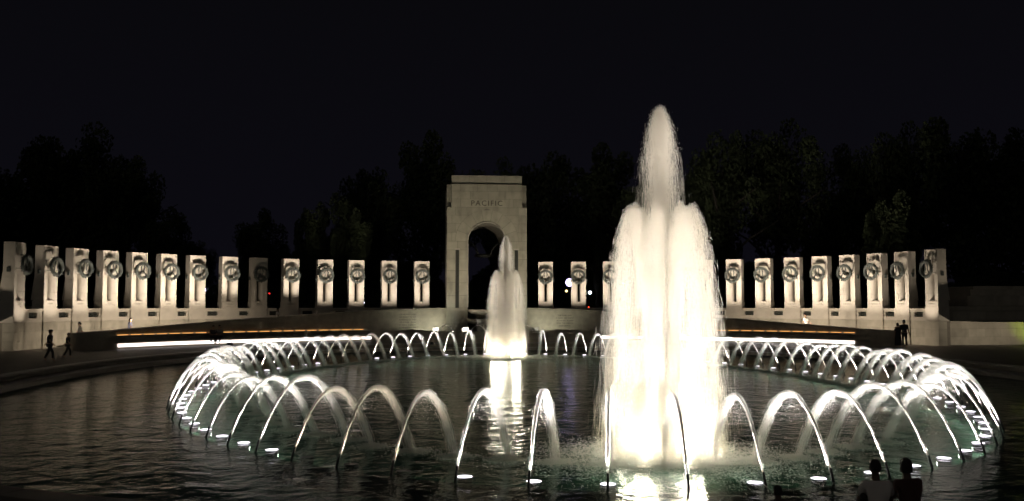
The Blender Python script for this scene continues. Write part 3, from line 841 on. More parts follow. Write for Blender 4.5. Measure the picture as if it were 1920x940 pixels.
bmn = bmesh.new(); tube(bmn, [(-0.07, 0, -0.08), (0.035, 0, 0.27)], [0.03, 0.024], 8); NOZZLE = bm_mesh('nozzle', bmn, M['black_metal'])
def lens_mesh(m):
    bm = bmesh.new(); lathe(bm, [(0.0, 0.016), (0.10, 0.014), (0.155, 0.004)], 16); return bm_mesh('lamp_lens', bm, m, True)
M['lens_warm'] = emit('lens_warm', (1.0, 0.88, 0.66), 2)
LENS, LENS0, LENSW = lens_mesh(M['lens']), lens_mesh(M['lens_off']), lens_mesh(M['lens_warm'])
bmn = bmesh.new(); lathe(bmn, [(0.155, 0.003), (0.165, -0.03), (0.14, -0.22), (0.0, -0.24)], 16); HOUS = bm_mesh('lamp_housing', bmn, M['black_metal'])
# phase: one nozzle falls on picture column 1133 of the near side
best = None
for i in range(len(RING)):
    if RING[i, 1] < RY:
        e = abs(proj(RING[i, 0], RING[i, 1], 0)[0] - 1137)
        if RING[i, 1] < 20 and (best is None or e < best[0]): best = (e, i)
PH = best[1]
DARK_NEAR_X = [(490, 760)]; DARK_FAR_X = [(600, 695), (1568, 1580), (1628, 1650), (1672, 1690)]
order = []
for j in range(NJ):
    i = (PH + int(round(j * len(RING) / NJ))) % len(RING)
    x, y = RING[i]; nx, ny = -RN[i]
    order.append((j, x, y, nx, ny, proj(x, y, 0)[0]))
near = sorted([o for o in order if o[2] < RY], key=lambda o: o[5])
near0 = [k for k, o in enumerate(sorted([o for o in order], key=lambda o: o[0])) if k == 0][0]
# signed index round the ring from the nozzle in front of the tall plume
def jet_label(j, x, y):
    s = j if j <= NJ // 2 else j - NJ
    farside = abs(s) > 20
    k = abs(s) if not farside else NJ // 2 - abs(s)
    sd = 'right' if (s > 0) == (order[1][5] > order[0][5]) else 'left'
    if not farside:
        if s == 0: return 'arching water jet on the near rim, before the left edge of the big plume'
        return 'arching water jet, %s %s along the near rim from the big plume' % (ORD[k - 1], sd)
    if k == 0: return 'arching water jet on the far rim, nearest the arch'
    return 'arching water jet, %s %s along the far rim from the smaller plume' % (ORD[k - 1], sd)
for j, x, y, nx, ny, px in order:
    dark = any(a < px < b for a, b in (DARK_NEAR_X if y < RY else DARK_FAR_X))
    t = thing('water_jet', jet_label(j, x, y) + (', dimmer' if dark else ''), 'water jet', (x, y, 0), math.atan2(ny, nx), 'arching jets round the pool')
    link('nozzle', NOZZLE, t)
    s_ = random.uniform(0.93, 1.05)
    link('water_stream', JETS[j % 4], t, (0, 0, 0), (0, 0, random.uniform(-.03, .03)), (s_, 1, s_))['kind'] = 'stuff'
    if y < 52: link('droplets', DROPS[j % 3], t)['kind'] = 'stuff'
    link('splash', SPL[j % 3], t, (2.45 * s_, 0, 0))['kind'] = 'stuff'
    link('lamp_housing', HOUS, t, (0.38, 0, 0))
    link('lamp_lens', LENS0 if dark else LENS, t, (0.38, 0, 0))
    if dark: lamp('lamp_light', 'SPOT', t, (0.20, 0, 0.05), 430, (1.0, 0.86, 0.66), 100, 1.0, aim=(0.95, 0, 2.0), radius=0.05)  # added spot standing for light from neighbouring jets; own lens is off
    if not dark:
        lamp('lamp_light', 'SPOT', t, (0.20, 0, 0.05), 1600 * random.choice((0.7, 0.85, 1.0, 1.2, 1.4)), (1.0, 0.95, 0.90), 100, 1.0, aim=(0.95, 0, 2.0), radius=0.05)
        lamp('water_light', 'POINT', t, (0.55, 0, -0.16), 19.0, (1.0, 0.97, 0.85), radius=0.06)

# --- the two tall plumes
def plume_mesh(rot):
    g = 9.81
    nC, nS = 56000, 15000
    Ps = []; Ds = []; Ws = []
    def v0(n):
        p = np.zeros((n, 3)); p[:, :2] = rng.normal(size=(n, 2)) * 0.05; p[:, 2] = 0.3
        a = rng.random(n) * 2 * PI; q = np.abs(rng.normal(size=n)) * 0.155
        Hh = 8.15 * (1 - 0.85 * q ** 1.7 - 0.015 * np.abs(rng.normal(size=n)))
        Hh = np.maximum(Hh, 4)
        v = np.stack([np.cos(a) * q, np.sin(a) * q, np.sqrt(2 * g * (Hh - 0.3))], 1)
        return p, v
    P, D, u = traj_cloud(nC, v0); Ps.append(P); Ds.append(D); Ws.append(np.full(nC, 0.0026)); Ls = [np.clip(u * 0.045, 0.03, 0.42)]
    for k in range(8):
        ang = rot + k * PI / 4
        def v1(n):
            p = np.zeros((n, 3)); p[:, 0] = 0.22 * math.cos(ang); p[:, 1] = 0.22 * math.sin(ang); p[:, :2] += rng.normal(size=(n, 2)) * 0.03; p[:, 2] = 0.3
            a = rng.random(n) * 2 * PI; q = np.abs(rng.normal(size=n)) * 0.12
            Hh = 5.85 * (1 - 0.9 * q ** 1.6 - 0.02 * np.abs(rng.normal(size=n)))
            out = 0.47
            v = np.stack([math.cos(ang) * out + np.cos(a) * q, math.sin(ang) * out + np.sin(a) * q, np.sqrt(2 * g * np.maximum(Hh - 0.3, 1))], 1)
            return p, v
        P, D, u = traj_cloud(nS, v1); Ps.append(P); Ds.append(D); Ws.append(np.full(nS, 0.0024)); Ls.append(np.clip(u * 0.045, 0.03, 0.42))
    # dense spray low in the column
    nM = 70000
    q = rng.normal(size=(nM, 2)); rad = 0.35 + 0.75 * rng.random(nM) ** 0.7
    z = -np.log(1 - rng.random(nM) * 0.93) * 0.95
    sc_ = np.clip(rad * (1.0 - 0.10 * z) / np.maximum(np.hypot(q[:, 0], q[:, 1]), 1e-3), 0, 3)[:, None]
    P = np.concatenate([q * (sc_ * rng.random((nM, 1)) ** 0.5), z[:, None]], 1); D = np.stack([0.08 * rng.normal(size=nM), 0.08 * rng.normal(size=nM), -np.ones(nM)], 1)
    Ps.append(P); Ds.append(D); Ws.append(np.full(nM, 0.0030)); Ls.append(np.full(nM, 0.25))
    P = np.concatenate(Ps); D = np.concatenate(Ds); W_ = np.concatenate(Ws)
    return flake_mesh('water_column', P, D, W_, np.concatenate(Ls), 0.045, M['plume'])
PF = splash(1.25, 30000, 0.45, M['foam'], 0.010, 0.05); PF.name = 'splash'
bmn = bmesh.new()
for k in range(9):
    c, s = (0, 0) if k == 8 else (0.22 * math.cos(k * PI / 4), 0.22 * math.sin(k * PI / 4))
    tube(bmn, [(c, s, -0.1), (c * 1.1, s * 1.1, 0.3)], 0.03, 8)
lathe(bmn, [(0.35, -0.1), (0.35, 0.05), (0.2, 0.08), (0.0, 0.08)], 16)
PNOZ = bm_mesh('nozzle_cluster', bmn, M['black_metal'])
PLUME = plume_mesh(0.0)
for (py, rot, lab) in ((20.187, -PI / 2 + 0.38, 'tall tiered water plume rising nearest, right of centre, over the near pool'), (59.115, 0.2, 'smaller-looking tiered water plume farther off, in front of the arch')):
    t = thing('fountain_plume', lab, 'fountain', (X0, py, 0), 0, 'tall plumes on the pool axis')
    link('nozzle_cluster', PNOZ, t)
    link('water_column', PLUME, t, None, (0, 0, rot))['kind'] = 'stuff'
    link('splash', PF, t)['kind'] = 'stuff'
    for k in range(8):
        a = k * PI / 4 + 0.2
        c, s = math.cos(a), math.sin(a)
        f = link('lamp_lens', LENSW, t, (1.3 * c, 1.3 * s, 0.0))
        link('lamp_housing', HOUS, f)
        lamp('lamp_light', 'SPOT', f, (0.0, 0.0, 0.05), 2700, (1.0, 0.91, 0.76), 34, 0.7, aim=(-1.2 * c, -1.2 * s, 6.5), radius=0.08)
    for k in range(5):
        a = k * 2 * PI / 5 + 0.3
        lamp('core_light', 'POINT', t, (0.62 * math.cos(a), 0.62 * math.sin(a), 0.45), 700, (1.0, 0.90, 0.70), radius=0.42)

# --- small jets in the basin at the arch
bmn = None
def small_jet(px0, px1, lab):
    xa, ya = ray(px0, 72.6); xb, yb = ray(px1, 72.6)
    L = math.hypot(xb - xa, yb - ya); a = math.atan2(yb - ya, xb - xa)
    t = thing('basin_jet', lab, 'water jet', (xa, ya, 1.30), a, 'small jets in the arch basin')
    s = L / 2.45
    link('water_stream', JETS[0], t, (0, 0, -0.1), None, (s, 1.0, 0.42))['kind'] = 'stuff'
    lamp('lamp_light', 'SPOT', t, (0.0, 0, 0.05), 60, (1, 1, 0.92), 120, 0.6, aim=(L * 0.6, 0, 0.9), radius=0.05)
    link('splash', SPL[0], t, (L, 0, 0))['kind'] = 'stuff'
small_jet(852, 820, 'small low arching jet in the arch basin, left of the arch opening')
small_jet(881, 914, 'small low arching jet in the arch basin, before the arch opening')
small_jet(972, 1002, 'small low arching jet in the arch basin, right of the smaller plume')
for px, lab, wd in ((818, 'bright lit stone block on the basin rim, left of the arch', 0.5), (873, 'bright lit stone block on the basin rim before the arch opening', 0.55), (1003, 'bright lit stone block on the basin rim, right of the arch', 0.62)):
    x, y = ray(px, 73.6)
    t = thing('spout_block', lab, 'stone block', (x, y, 1.30), 0, 'lit spout blocks in the arch basin')
    bm = bmesh.new(); add_prism_y(bm, [(-wd / 2, 0), (-wd / 2, 0.36), (wd / 2, 0.42), (wd / 2 * 0.8, 0)], 0, 0.5)
    link('block', bm_mesh('block', bm, M['granite']), t)
    lamp('lamp_light', 'SPOT', t, (0, -0.7, 0.06), 110, (1, 1, 0.9), 60, 0.5, aim=(0, 0, 0.25), radius=0.05)

# ------------------------------------------------------------------ trees
def crown(seed, rx, rz, cz, n, m, leaf=0.36, conic=0.0):
    r = np.random.default_rng(seed)
    nc = 46
    c = unit(r.normal(size=(nc, 3))) * (r.random((nc, 1)) ** 0.45)
    c[:, 2] = np.where(c[:, 2] < -0.9, -0.9, c[:, 2])
    if conic: c[:, :2] *= (1 - conic * (c[:, 2:3] + 0.9) / 1.9)
    cr = 0.17 + 0.17 * r.random(nc)
    k = r.integers(0, nc, n)
    d = unit(r.normal(size=(n, 3))) * (r.random((n, 1)) ** 0.33)
    P = c[k] * 0.86 + d * cr[k][:, None]
    P = P * np.array([rx, rx, rz]); P[:, 2] += cz
    a = unit(r.normal(size=(n, 3))); b = unit(np.cross(a, r.normal(size=(n, 3))))
    s = (leaf * (0.6 + 0.8 * r.random(n)))[:, None] / 2
    return quad_cloud('crown', P.astype(np.float32), a * s, b * s * 0.7, m)
def trunk(seed, h, rx, cz):
    r = random.Random(seed); bm = bmesh.new()
    top = cz + (h - cz) * 0.5
    pts = [(0, 0, -0.3), (0.1, 0, cz * 0.3), (r.uniform(-.3, .3), r.uniform(-.3, .3), cz * 0.7), (r.uniform(-.6, .6), r.uniform(-.6, .6), top)]
    tube(bm, pts, [0.5, 0.42, 0.32, 0.1], 8)
    for k in range(7):
        a = 2 * PI * k / 7 + r.uniform(-.3, .3); z = cz * r.uniform(0.35, 0.8); q = rx * r.uniform(0.45, 0.75)
        tube(bm, [(0, 0, z), (math.cos(a) * q * 0.5, math.sin(a) * q * 0.5, z + q * 0.45), (math.cos(a) * q, math.sin(a) * q, z + q * 0.75)], [0.18, 0.11, 0.04], 6)
    return bm_mesh('trunk', bm, M['bark'])
TV = []
for i, (rx, rz, cz, con, m) in enumerate(((0.42, 0.42, 0.58, 0.1, 'leaf'), (0.38, 0.43, 0.57, 0.25, 'leaf'), (0.46, 0.40, 0.60, 0.0, 'leaf'), (0.24, 0.46, 0.53, 0.75, 'leaf_pale'))):
    H = 20.0
    TV.append((crown(20 + i, rx * H, rz * H, cz * H, 15000, M[m]), trunk(30 + i, H, rx * H, cz * H), rx * H))
# (picture column, top row, half width in columns, depth, variant, description)
TR = [(-20, 285, 110, 112, 0, 'dark round tree at the far left edge behind the pillars'),
      (60, 268, 90, 122, 1, 'dark tree just left of the tallest crown on the left'),
      (150, 236, 100, 116, 2, 'tallest dark tree of the left-hand mass'),
      (235, 272, 75, 110, 0, 'dark tree on the right shoulder of the left-hand mass'),
      (310, 385, 55, 100, 1, 'lower dark tree stepping down towards the gap of open sky'),
      (365, 440, 40, 96, 0, 'small dark tree at the left foot of the gap of open sky'),
      (488, 388, 52, 112, 1, 'small isolated dark tree standing in the gap of sky'),
      (585, 366, 38, 104, 3, 'narrow pointed tree catching faint light, left of the arch'),
      (695, 288, 68, 118, 0, 'dark tree left of the arch behind the narrow pointed one'),
      (655, 345, 40, 100, 3, 'slim pale-leaved tree close behind the pillars left of the arch'),
      (815, 240, 78, 128, 1, 'tall dark tree rising straight behind the left half of the arch'),
      (930, 300, 60, 120, 2, 'dark tree behind the right half of the arch'),
      (1015, 262, 75, 124, 0, 'dark tree just right of the arch'),
      (1120, 262, 80, 126, 1, 'dark tree between the arch and the big plume'),
      (1215, 330, 60, 112, 2, 'dark tree hidden behind the big plume'),
      (1350, 222, 72, 104, 0, 'dark tree close on the right of the big plume, edge faintly lit'),
      (1460, 228, 92, 110, 2, 'broad dark tree second to the right of the big plume'),
      (1590, 262, 78, 118, 1, 'dark tree in the dip of the right-hand treeline'),
      (1670, 342, 48, 86, 3, 'low tree with a spiky pale top before the right-hand mass'),
      (1690, 232, 80, 112, 2, 'dark tree left of the tallest right-hand crown'),
      (1800, 194, 105, 106, 0, 'tallest broad dark tree of the right-hand mass'),
      (1905, 235, 80, 112, 1, 'dark tree at the far right edge of the view')]
for (px, ty, hw, d, v, lab) in TR:
    x, y = ray(px, d)
    base = LZ + 0.1
    zt = 3.467 + (573.6 - ty) / F_ * d
    h = zt - base
    cr, tr_, rx = TV[v]
    t = thing('tree', lab, 'tree', (x, y, base), random.uniform(0, 2 * PI), 'trees behind the memorial')
    sx = hw / F_ * d * 1.12 / rx; sz = h / 20.0
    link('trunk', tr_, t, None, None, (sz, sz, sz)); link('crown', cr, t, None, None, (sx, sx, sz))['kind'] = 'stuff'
# far wood that closes the gaps low behind the trees
r = np.random.default_rng(5); n = 60000
px_ = r.uniform(-150, 2100, n); dd = r.uniform(128, 150, n)
hmax = 7.5 + 2.5 * np.sin(px_ * 0.013) + 1.5 * np.sin(px_ * 0.041 + 1)
rr_ = (px_ - 960) / F_ * dd
P = np.stack([rr_ * math.cos(PS) + dd * math.sin(PS), -rr_ * math.sin(PS) + dd * math.cos(PS), LZ + hmax * r.random(n) ** 0.8], 1)
a = unit(r.normal(size=(n, 3))); b = unit(np.cross(a, r.normal(size=(n, 3)))); s_ = (0.35 * (0.6 + r.random(n)))[:, None]
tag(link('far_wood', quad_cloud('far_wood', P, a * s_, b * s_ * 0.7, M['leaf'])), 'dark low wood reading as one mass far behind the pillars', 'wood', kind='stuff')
# shrubs close under the trees so that the street level reads dark
for (px, d, hh) in ((520, 93, 2.2), (600, 95, 2.6), (700, 96, 2.0), (1060, 97, 2.2), (1790, 84, 3.4), (1850, 82, 4.5), (60, 84, 3.0), (230, 90, 2.4)):
    x, y = ray(px, d)
    t = thing('shrub', 'dark bush seen in the gap behind the pillars at picture column near %s' % '', 'bush', (x, y, LZ), random.uniform(0, 6))
    t['label'] = {520: 'dark bush behind the gap beside the unlit pillar', 600: 'dark bush behind the fourth pillar left of the arch', 700: 'dark bush behind the second pillar left of the arch', 1060: 'dark bush beneath the violet lamp', 1790: 'dark bush behind the stepped wall end', 1850: 'large faintly green bush above the stepped wall', 60: 'dark bush behind the leftmost two pillars', 230: 'dark bush behind the fifth pillar from the left edge'}[px]
    s = hh / 20.0
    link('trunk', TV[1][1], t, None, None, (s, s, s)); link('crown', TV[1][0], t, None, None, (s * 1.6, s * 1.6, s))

# ------------------------------------------------------------------ distant lamps and cars on the street behind
def street_lamp(px, py, d, r, m, lab, energy, colr):
    x, y = ray(px, d); z = 3.467 + (573.6 - py) / F_ * d
    t = thing('street_lamp', lab, 'street lamp', (x, y, LZ))
    bm = bmesh.new(); tube(bm, [(0, 0, 0), (0, 0, 0.5), (0, 0, z - LZ - r)], [0.12, 0.07, 0.05], 8)
    link('pole', bm_mesh('pole', bm, M['black_metal']), t)
    bm = bmesh.new(); bmesh.ops.create_icosphere(bm, subdivisions=2, radius=r); g = link('globe', bm_mesh('globe', bm, m, True), t, (0, 0, z - LZ))
    bm = bmesh.new(); lathe(bm, [(r * 0.5, r * 0.9), (r * 0.3, r * 1.2), (0.0, r * 1.35)], 10); link('finial', bm_mesh('finial', bm, M['black_metal']), g)
    if energy: lamp('lamp_light', 'POINT', t, (0, -r * 1.3, z - LZ), energy, colr, radius=r)
street_lamp(1068, 530, 105, 0.48, M['lamp_blue'], 'large violet-white street lamp glowing between first two right pillars', 0, (0.6, 0.8, 1.0))
street_lamp(384, 545, 130, 0.34, M['lamp_blue'], 'violet street lamp between the seventh and eighth pillars from left', 60, (0.6, 0.6, 1.0))
street_lamp(641, 545, 140, 0.30, M['lamp_blue'], 'small violet street lamp left of the third pillar from the arch', 40, (0.6, 0.6, 1.0))
street_lamp(1106, 549, 125, 0.24, M['lamp_white'], 'small white lamp right of the second right pillar', 0, None)
street_lamp(1062, 546, 125, 0.17, M['lamp_yellow'], 'tiny yellow lamp just below the large violet one', 0, None)
street_lamp(1169, 532, 125, 0.13, M['lamp_white'], 'tiny pale lamp seen through the left side of the big plume', 0, None)
street_lamp(505, 551, 125, 0.16, M['lamp_red'], 'tiny red lamp right of the unlit pillar', 0, None)
street_lamp(385, 569, 125, 0.12, M['lamp_white'], 'tiny white lamp low beneath the left violet lamp', 0, None)
street_lamp(559, 570, 125, 0.10, M['lamp_white'], 'tiny white lamp low beside the fifth pillar left of the arch', 0, None)
street_lamp(683, 568, 125, 0.12, M['lamp_white'], 'tiny white lamp low right of the third pillar left of the arch', 0, None)
street_lamp(1560, 561, 125, 0.05, M['lamp_white'], 'faint tiny lamp between pillars on the right', 0, None)
# long white light on the building behind the right end
x, y = ray(1797, 84)
t = thing('canopy_light', 'short white strip light beyond the rightmost pillar', 'light', (x, y, LZ))
link('tube', box_mesh('tube', M['lamp_white'], -0.5, 0.5, -0.04, 0.04, 2.15, 2.22), t)
link('post', box_mesh('post', M['black_metal'], -0.05, 0.05, 0.05, 0.12, 0, 2.3), t)
def make_car(lab, px, d):
    x, y = ray(px, d)
    t = thing('parked_car', lab, 'car', (x, y, LZ + 0.15), random.uniform(-.2, .2), 'cars beyond the memorial')
    bm = bmesh.new()
    prof = [(-2.1, 0.35), (-2.15, 0.75), (-1.9, 0.95), (-1.3, 1.0), (-0.8, 1.42), (0.6, 1.45), (1.2, 1.0), (2.0, 0.88), (2.15, 0.6), (2.1, 0.35)]
    add_prism_y(bm, prof, -0.85, 0.85); bmesh.ops.bevel(bm, geom=list(bm.edges), offset=0.05, segments=1, affect='EDGES')
    link('body', bm_mesh('body', bm, M['car_paint']), t)
    bm = bmesh.new(); add_prism_y(bm, [(-1.15, 1.02), (-0.78, 1.36), (0.55, 1.38), (1.0, 1.02)], -0.87, 0.87); link('window', bm_mesh('window', bm, M['glass']), t)
    for wx in (-1.3, 1.35):
        for wy in (-0.82, 0.82):
            bm = bmesh.new(); lathe(bm, [(0.0, -0.1), (0.32, -0.1), (0.32, 0.1), (0.0, 0.1)], 14); link('wheel', bm_mesh('wheel', bm, M['rubber']), t, (wx, wy, 0.32), (PI / 2, 0, 0))
    for wx in (-2.19, 2.19): link('tail_light', box_mesh('tail_light', M['tail'], wx - 0.05, wx + 0.05, -0.89, -0.55, 0.66, 0.86), t)
make_car('dark car with red tail lights behind the second right pillar', 1068, 108)
make_car('dark car with red tail lights behind the gap right of the seventh left pillar', 396, 112)
make_car('dark car with red tail lights behind the gap beside the unlit pillar', 458, 112)

# ------------------------------------------------------------------ people
def skin_mesh(name, joints, edges, m, levels=1):
    me = bpy.data.meshes.new(name); me.from_pydata([j[0] for j in joints], edges, [])
    o = bpy.data.objects.new(name, me); col.objects.link(o)
    md = o.modifiers.new('s', 'SKIN'); md.use_smooth_shade = True
    for i, j in enumerate(joints):
        r = j[1]; me.skin_vertices[0].data[i].radius = (r, r) if not hasattr(r, '__len__') else r
        me.skin_vertices[0].data[i].use_root = (i == 0)
    s = o.modifiers.new('u', 'SUBSURF'); s.levels = levels; s.render_levels = levels
    dg = bpy.context.evaluated_depsgraph_get(); r_ = bpy.data.meshes.new_from_object(o.evaluated_get(dg))
    bpy.data.objects.remove(o); r_.name = name; r_.materials.clear(); r_.materials.append(m)
    r_.polygons.foreach_set('use_smooth', [True] * len(r_.polygons)); return r_
def person(lab, x, y, z, rz, pose, scale, top, bottom, hairlen=0.0, skin='skin', arm='down', group=None, dress=False, fingers=True):
    """figure faces +Y in its own frame; z is the ground (standing) or the seat (sitting)"""
    t = thing('person', lab, 'person', (x, y, z), rz, group)
    hip = 0.92 if pose != 'sit' else 0.11
    s = 0.17
    pel = (0, 0, hip); 
    lean = 0.10 if pose == 'sit' else 0.02
    ch = (0, -0.02 + lean * 0.6, hip + 0.38); nk = (0, lean, hip + 0.55); hd = (0, lean + 0.02, hip + 0.68)
    J = [(pel, (0.145, 0.11)), ((0, lean * 0.4, hip + 0.18), (0.13, 0.095)), (ch, (0.15, 0.10)), (nk, 0.058), (hd, 0.075), ((0, lean + 0.015, hip + 0.79), 0.075)]
    E = [(0, 1), (1, 2), (2, 3), (3, 4), (4, 5)]
    shirt = [(J[0][0], (0.185, 0.15)), (J[1][0], (0.175, 0.135)), (J[2][0], (0.195, 0.145)), ((0, lean * 0.8, hip + 0.50), (0.10, 0.09))]; SE = [(0, 1), (1, 2), (2, 3)]
    pants = [((0, 0, hip + 0.04), (0.15, 0.12))]; PE_ = []
    for sd in (-1, 1):
        sh = (sd * 0.185, lean * 0.8, hip + 0.46)
        if arm == 'down': el, ha = (sd * 0.25, lean * 0.8 - 0.02, hip + 0.18), (sd * 0.26, lean + 0.08, hip - 0.06)
        elif arm == 'fold': el, ha = (sd * 0.27, lean + 0.06, hip + 0.20), (sd * 0.10, lean + 0.30, hip + 0.17)
        elif arm == 'hug' and sd < 0: el, ha = (sd * 0.42, -0.05, hip + 0.38), (sd * 0.60, -0.10, hip + 0.40)
        elif arm == 'hug': el, ha = (sd * 0.27, 0, hip + 0.18), (sd * 0.36, 0.02, hip - 0.06)
        else: el, ha = (sd * 0.26, 0.14 * sd, hip + 0.2), (sd * 0.25, 0.3 * sd, hip + 0.05)
        b = len(J); J += [(sh, 0.062), (el, 0.045), (ha, 0.032)]; E += [(2, b), (b, b + 1), (b + 1, b + 2)]
        dv = (Vector(ha) - Vector(el)).normalized(); pv = dv.cross(Vector((sd, 0.2, 0))).normalized()
        pm = Vector(ha) + dv * 0.07; b2 = len(J); J.append((tuple(pm), (0.038, 0.018))); E.append((b + 2, b2))
        if fingers:
            for q in range(4):
                o_ = pv * (0.03 - 0.02 * q); ln = (0.07, 0.08, 0.075, 0.055)[q]
                f1 = pm + o_ + dv * ln * 0.6; f2 = pm + o_ + dv * ln + Vector((-sd * 0.02, 0, 0)); k = len(J)
                J += [(tuple(f1), 0.0095), (tuple(f2), 0.008)]; E += [(b2, k), (k, k + 1)]
            k = len(J); J += [(tuple(Vector(ha) + dv * 0.04 + pv * 0.055), 0.011), (tuple(Vector(ha) + dv * 0.09 + pv * 0.07), 0.009)]; E += [(b + 2, k), (k, k + 1)]
        k = len(shirt); mid = tuple((Vector(el) * 0.75 + Vector(sh) * 0.25)); shirt += [(sh, 0.088), (mid, 0.072)]; SE += [(2, k), (k, k + 1)]
        hp = (sd * 0.09, 0, hip - 0.04)
        if pose == 'stand': kn, an, ft = (sd * 0.11, 0.02, 0.50), (sd * 0.12, -0.02, 0.09), (sd * 0.14, 0.13, 0.035)
        elif pose == 'walk': kn, an, ft = (sd * 0.10, 0.16 * sd + 0.06, 0.50), (sd * 0.10, 0.26 * sd - 0.04, 0.10), (sd * 0.10, 0.26 * sd + 0.10, 0.035)
        else: kn, an, ft = (sd * 0.13, 0.46, hip + 0.02), (sd * 0.13, 0.50, hip - 0.42), (sd * 0.14, 0.64, hip - 0.47)
        b = len(J); J += [(hp, 0.085), (kn, 0.058), (an, 0.04), (ft, 0.035)]; E += [(0, b), (b, b + 1), (b + 1, b + 2), (b + 2, b + 3)]
        k = len(pants); pants += [(hp, 0.10), (kn, 0.072), (tuple(Vector(an) + Vector((0, 0, 0.03))), 0.058)]; PE_ += [(0, k), (k, k + 1), (k + 1, k + 2)]
    link('body', skin_mesh('body', J, E, M[skin]), t, None, None, (scale,) * 3)
    link('shirt', skin_mesh('shirt', shirt, SE, M[top]), t, None, None, (scale * 1.02,) * 3)
    if dress:
        bm = bmesh.new(); lathe(bm, [(0.17, hip + 0.2), (0.20, hip), (0.24, hip - 0.35), (0.27, 0.18), (0.26, 0.16), (0.0, 0.16)], 18)
        link('skirt', bm_mesh('skirt', bm, M[bottom], True), t, None, None, (scale, scale * 0.8, scale))
    else: link('trousers', skin_mesh('trousers', pants, PE_, M[bottom]), t, None, None, (scale * 1.01,) * 3)
    # head details: face features and hair cap
    hc = Vector((0, lean + 0.02, hip + 0.735))
    bm = bmesh.new(); bmesh.ops.create_uvsphere(bm, u_segments=20, v_segments=14, radius=1.0)
    for v in bm.verts:
        v.co.x *= 0.082; v.co.y *= 0.098; v.co.z *= 0.118
        if v.co.y > 0.03 and v.co.z < 0.03: v.co.y *= 0.93
    link('head', bm_mesh('head', bm, M[skin], True), t, hc * scale, None, (scale,) * 3)
    bm = bmesh.new(); tube(bm, [(0, 0.088, 0.02), (0, 0.110, -0.018), (0, 0.095, -0.03)], [0.010, 0.016, 0.010], 6)
    tube(bm, [(-0.028, 0.082, -0.058), (0, 0.091, -0.056), (0.028, 0.082, -0.058)], 0.007, 6)
    for sd in (-1, 1): tube(bm, [(sd * 0.083, -0.005, 0.025), (sd * 0.095, -0.012, 0.0), (sd * 0.083, 0.0, -0.03)], [0.012, 0.014, 0.008], 6); tube(bm, [(sd * 0.034, 0.080, 0.014), (sd * 0.034, 0.093, 0.014)], [0.012, 0.006], 6)
    link('face', bm_mesh('face', bm, M[skin], True), t, hc * scale, None, (scale,) * 3)
    bm = bmesh.new(); bmesh.ops.create_uvsphere(bm, u_segments=22, v_segments=16, radius=1.0)
    rr = random.Random(lab)
    dele = [v for v in bm.verts if (v.co.z < 0.15 and v.co.y > 0.25) or v.co.z < -0.55]
    bmesh.ops.delete(bm, geom=dele, context='VERTS')
    for v in bm.verts:
        j = 1 + rr.uniform(-0.05, 0.07)
        v.co.x *= 0.094 * j; v.co.y *= 0.110 * j; v.co.z *= 0.130 * j
        if hairlen and v.co.z < 0: v.co.z -= hairlen * (-v.co.z / 0.07) * 0.9; v.co.x *= 1.12
    link('hair', bm_mesh('hair', bm, M['hair'], True), t, (hc + Vector((0, -0.006, 0.008))) * scale, None, (scale,) * 3)
    return t
# near pair sitting on the step, backs to the camera
x, y = ray(1637, 13.4); person('seated person in a white T-shirt at the lower right, back to the camera', x, y, 0.27, -0.12, 'sit', 0.92, 'white_cloth', 'dark_cloth', 0.0, 'dark_skin', 'fold')
x, y = ray(1697, 13.6); pr = person('seated person in dark clothes with tied-up hair, right of the white T-shirt', x, y, 0.27, 0.10, 'sit', 0.91, 'red_cloth', 'dark_cloth', 0.09, 'dark_skin', 'fold')
x, y = ray(1614, 12.75); person('small child in dark clothes leaning against the white T-shirt', x, y, 0.27, 0.1, 'sit', 0.56, 'dark_cloth', 'dark_cloth', 0.03, 'dark_skin', 'fold')
x, y = ray(1457, 13.0); person('low dark-haired person at the bottom edge, only the head in view', x, y, -0.02 + 0.29, 0.3, 'sit', 0.62, 'dark_cloth', 'dark_cloth', 0.05, 'dark_skin', 'fold')
# couple at the right-hand wall
x, y = ray(1693, 62.6); person('taller person of the standing couple by the right-hand wall, dark clothes', x, y, GZ, 0.0, 'stand', 1.08, 'dark_cloth', 'dark_cloth', 0, 'skin', 'hug')
x, y = ray(1681, 62.5); person('shorter person in a long dark dress beside the taller one by the wall', x, y, GZ, 0.1, 'stand', 0.96, 'dark_cloth', 'dark_cloth', 0.03, 'skin', 'down', dress=True)
# on the bench at the left
x, y = ray(414, 66.6); person('person in a light top sitting on the glowing bench at the left', x, y, 1.07, PI, 'sit', 1.0, 'grey_cloth', 'dark_cloth', 0.04, 'skin', 'fold')
x, y = ray(402, 66.3); person('person in dark clothes on the glowing bench, left of the light top', x, y, 1.07, PI + 0.2, 'sit', 0.98, 'dark_cloth', 'dark_cloth', 0, 'skin', 'fold')
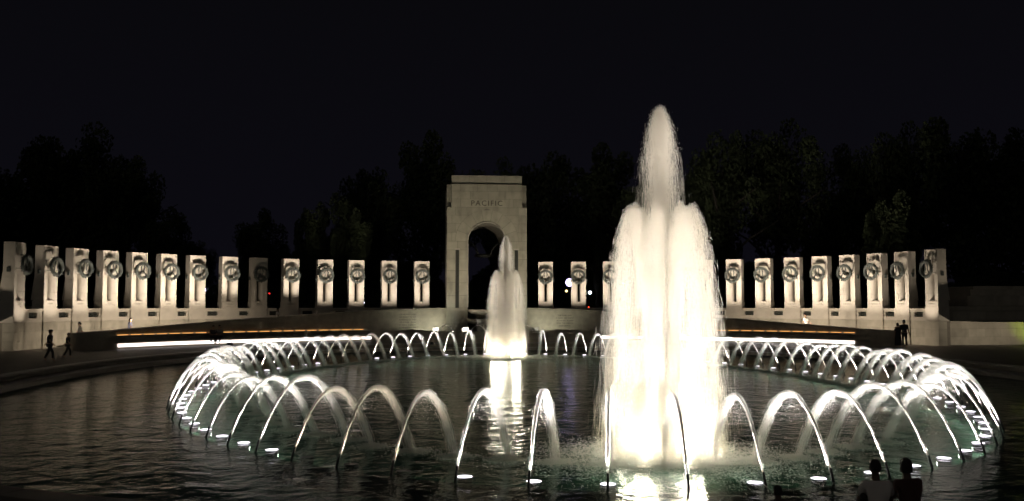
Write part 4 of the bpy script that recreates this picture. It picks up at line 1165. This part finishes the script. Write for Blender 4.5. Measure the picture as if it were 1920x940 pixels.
# walkers at the left
x, y = ray(97, 47.5); person('dark figure walking on the plaza between pool and left-hand pillars', x, y, GZ, -PI / 2, 'walk', 0.93, 'dark_cloth', 'dark_cloth', 0, 'skin', 'swing')
x, y = ray(131, 50.5); person('dark figure crouched small beside the walking one on the left plaza', x, y, GZ, -PI / 2, 'walk', 0.78, 'dark_cloth', 'dark_cloth', 0, 'skin', 'swing')
x, y = ray(153, 60.5); person('walker in a pinkish-white shirt at the left end of the ramp wall', x, y, GZ, PI / 2 + 0.4, 'walk', 1.02, 'white_cloth', 'dark_cloth', 0, 'skin', 'swing')
x, y = ray(246, 65.5); person('walker in a pale blue shirt half hidden behind the left ramp wall', x, y, GZ + 0.25, -PI / 2, 'walk', 1.0, 'blue_cloth', 'dark_cloth', 0, 'skin', 'swing')
x, y = ray(521, 74.0); person('person in white behind the ramp wall beside the unlit pillar', x, y, 1.50, -PI / 2, 'walk', 1.0, 'white_cloth', 'dark_cloth', 0, 'skin', 'swing')
x, y = ray(1510, 71.5); person('person in a pale top behind the right ramp wall', x, y, 1.05, PI / 2, 'walk', 1.0, 'white_cloth', 'dark_cloth', 0, 'skin', 'swing')
# dark bag left on the plaza before the bench
x, y = ray(433, 63.0); t = thing('shoulder_bag', 'small dark bag on the paving before the glowing bench', 'bag', (x, y, GZ), 0.2)
link('bag_body', box_mesh('bag_body', M['dark_cloth'], -0.22, 0.22, -0.12, 0.12, 0, 0.34, bevel=0.06), t)
bm = bmesh.new(); tube(bm, [(-0.15, 0, 0.3), (-0.1, 0, 0.5), (0.1, 0, 0.5), (0.15, 0, 0.3)], 0.015, 6); link('strap', bm_mesh('strap', bm, M['dark_cloth']), t)

for s_, u_, e_ in ((1, 36.2, 700), (-1, 36.0, 700)):  # lamps and housings added to brighten the stepped walls
    t = thing('ground_uplight', 'added round uplight washing the stepped wall on the %s' % ('left' if s_ < 0 else 'right'), 'light', (X0 + s_ * u_, 54.0, GZ))
    bm = bmesh.new(); lathe(bm, [(0.0, 0.03), (0.13, 0.03), (0.15, 0.045), (0.18, 0.04), (0.20, 0.0)], 16)
    link('housing', bm_mesh('housing', bm, M['black_metal']), t)
    lamp('lamp_light', 'SPOT', t, (0, 0, 0.12), e_ * 1.8, (1.0, 0.86, 0.66), 95, 1.0, aim=(0, 9, 3.4), radius=0.1)
# green-tinted floodlight on the right-hand wall
x, y = X0 + 40.6, 59.4
t = thing('green_floodlight', 'floodlight throwing a yellow-green patch on the wall at the right edge', 'light', (x, y, GZ), 0)
link('housing', box_mesh('housing', M['black_metal'], -0.15, 0.15, -0.1, 0.1, 0, 0.3, bevel=0.03), t)
lamp('lamp_light', 'SPOT', t, (0, 0, 0.4), 420, (0.62, 0.85, 0.05), 64, 0.8, aim=(-0.5, 3.4, 1.7), radius=0.1)
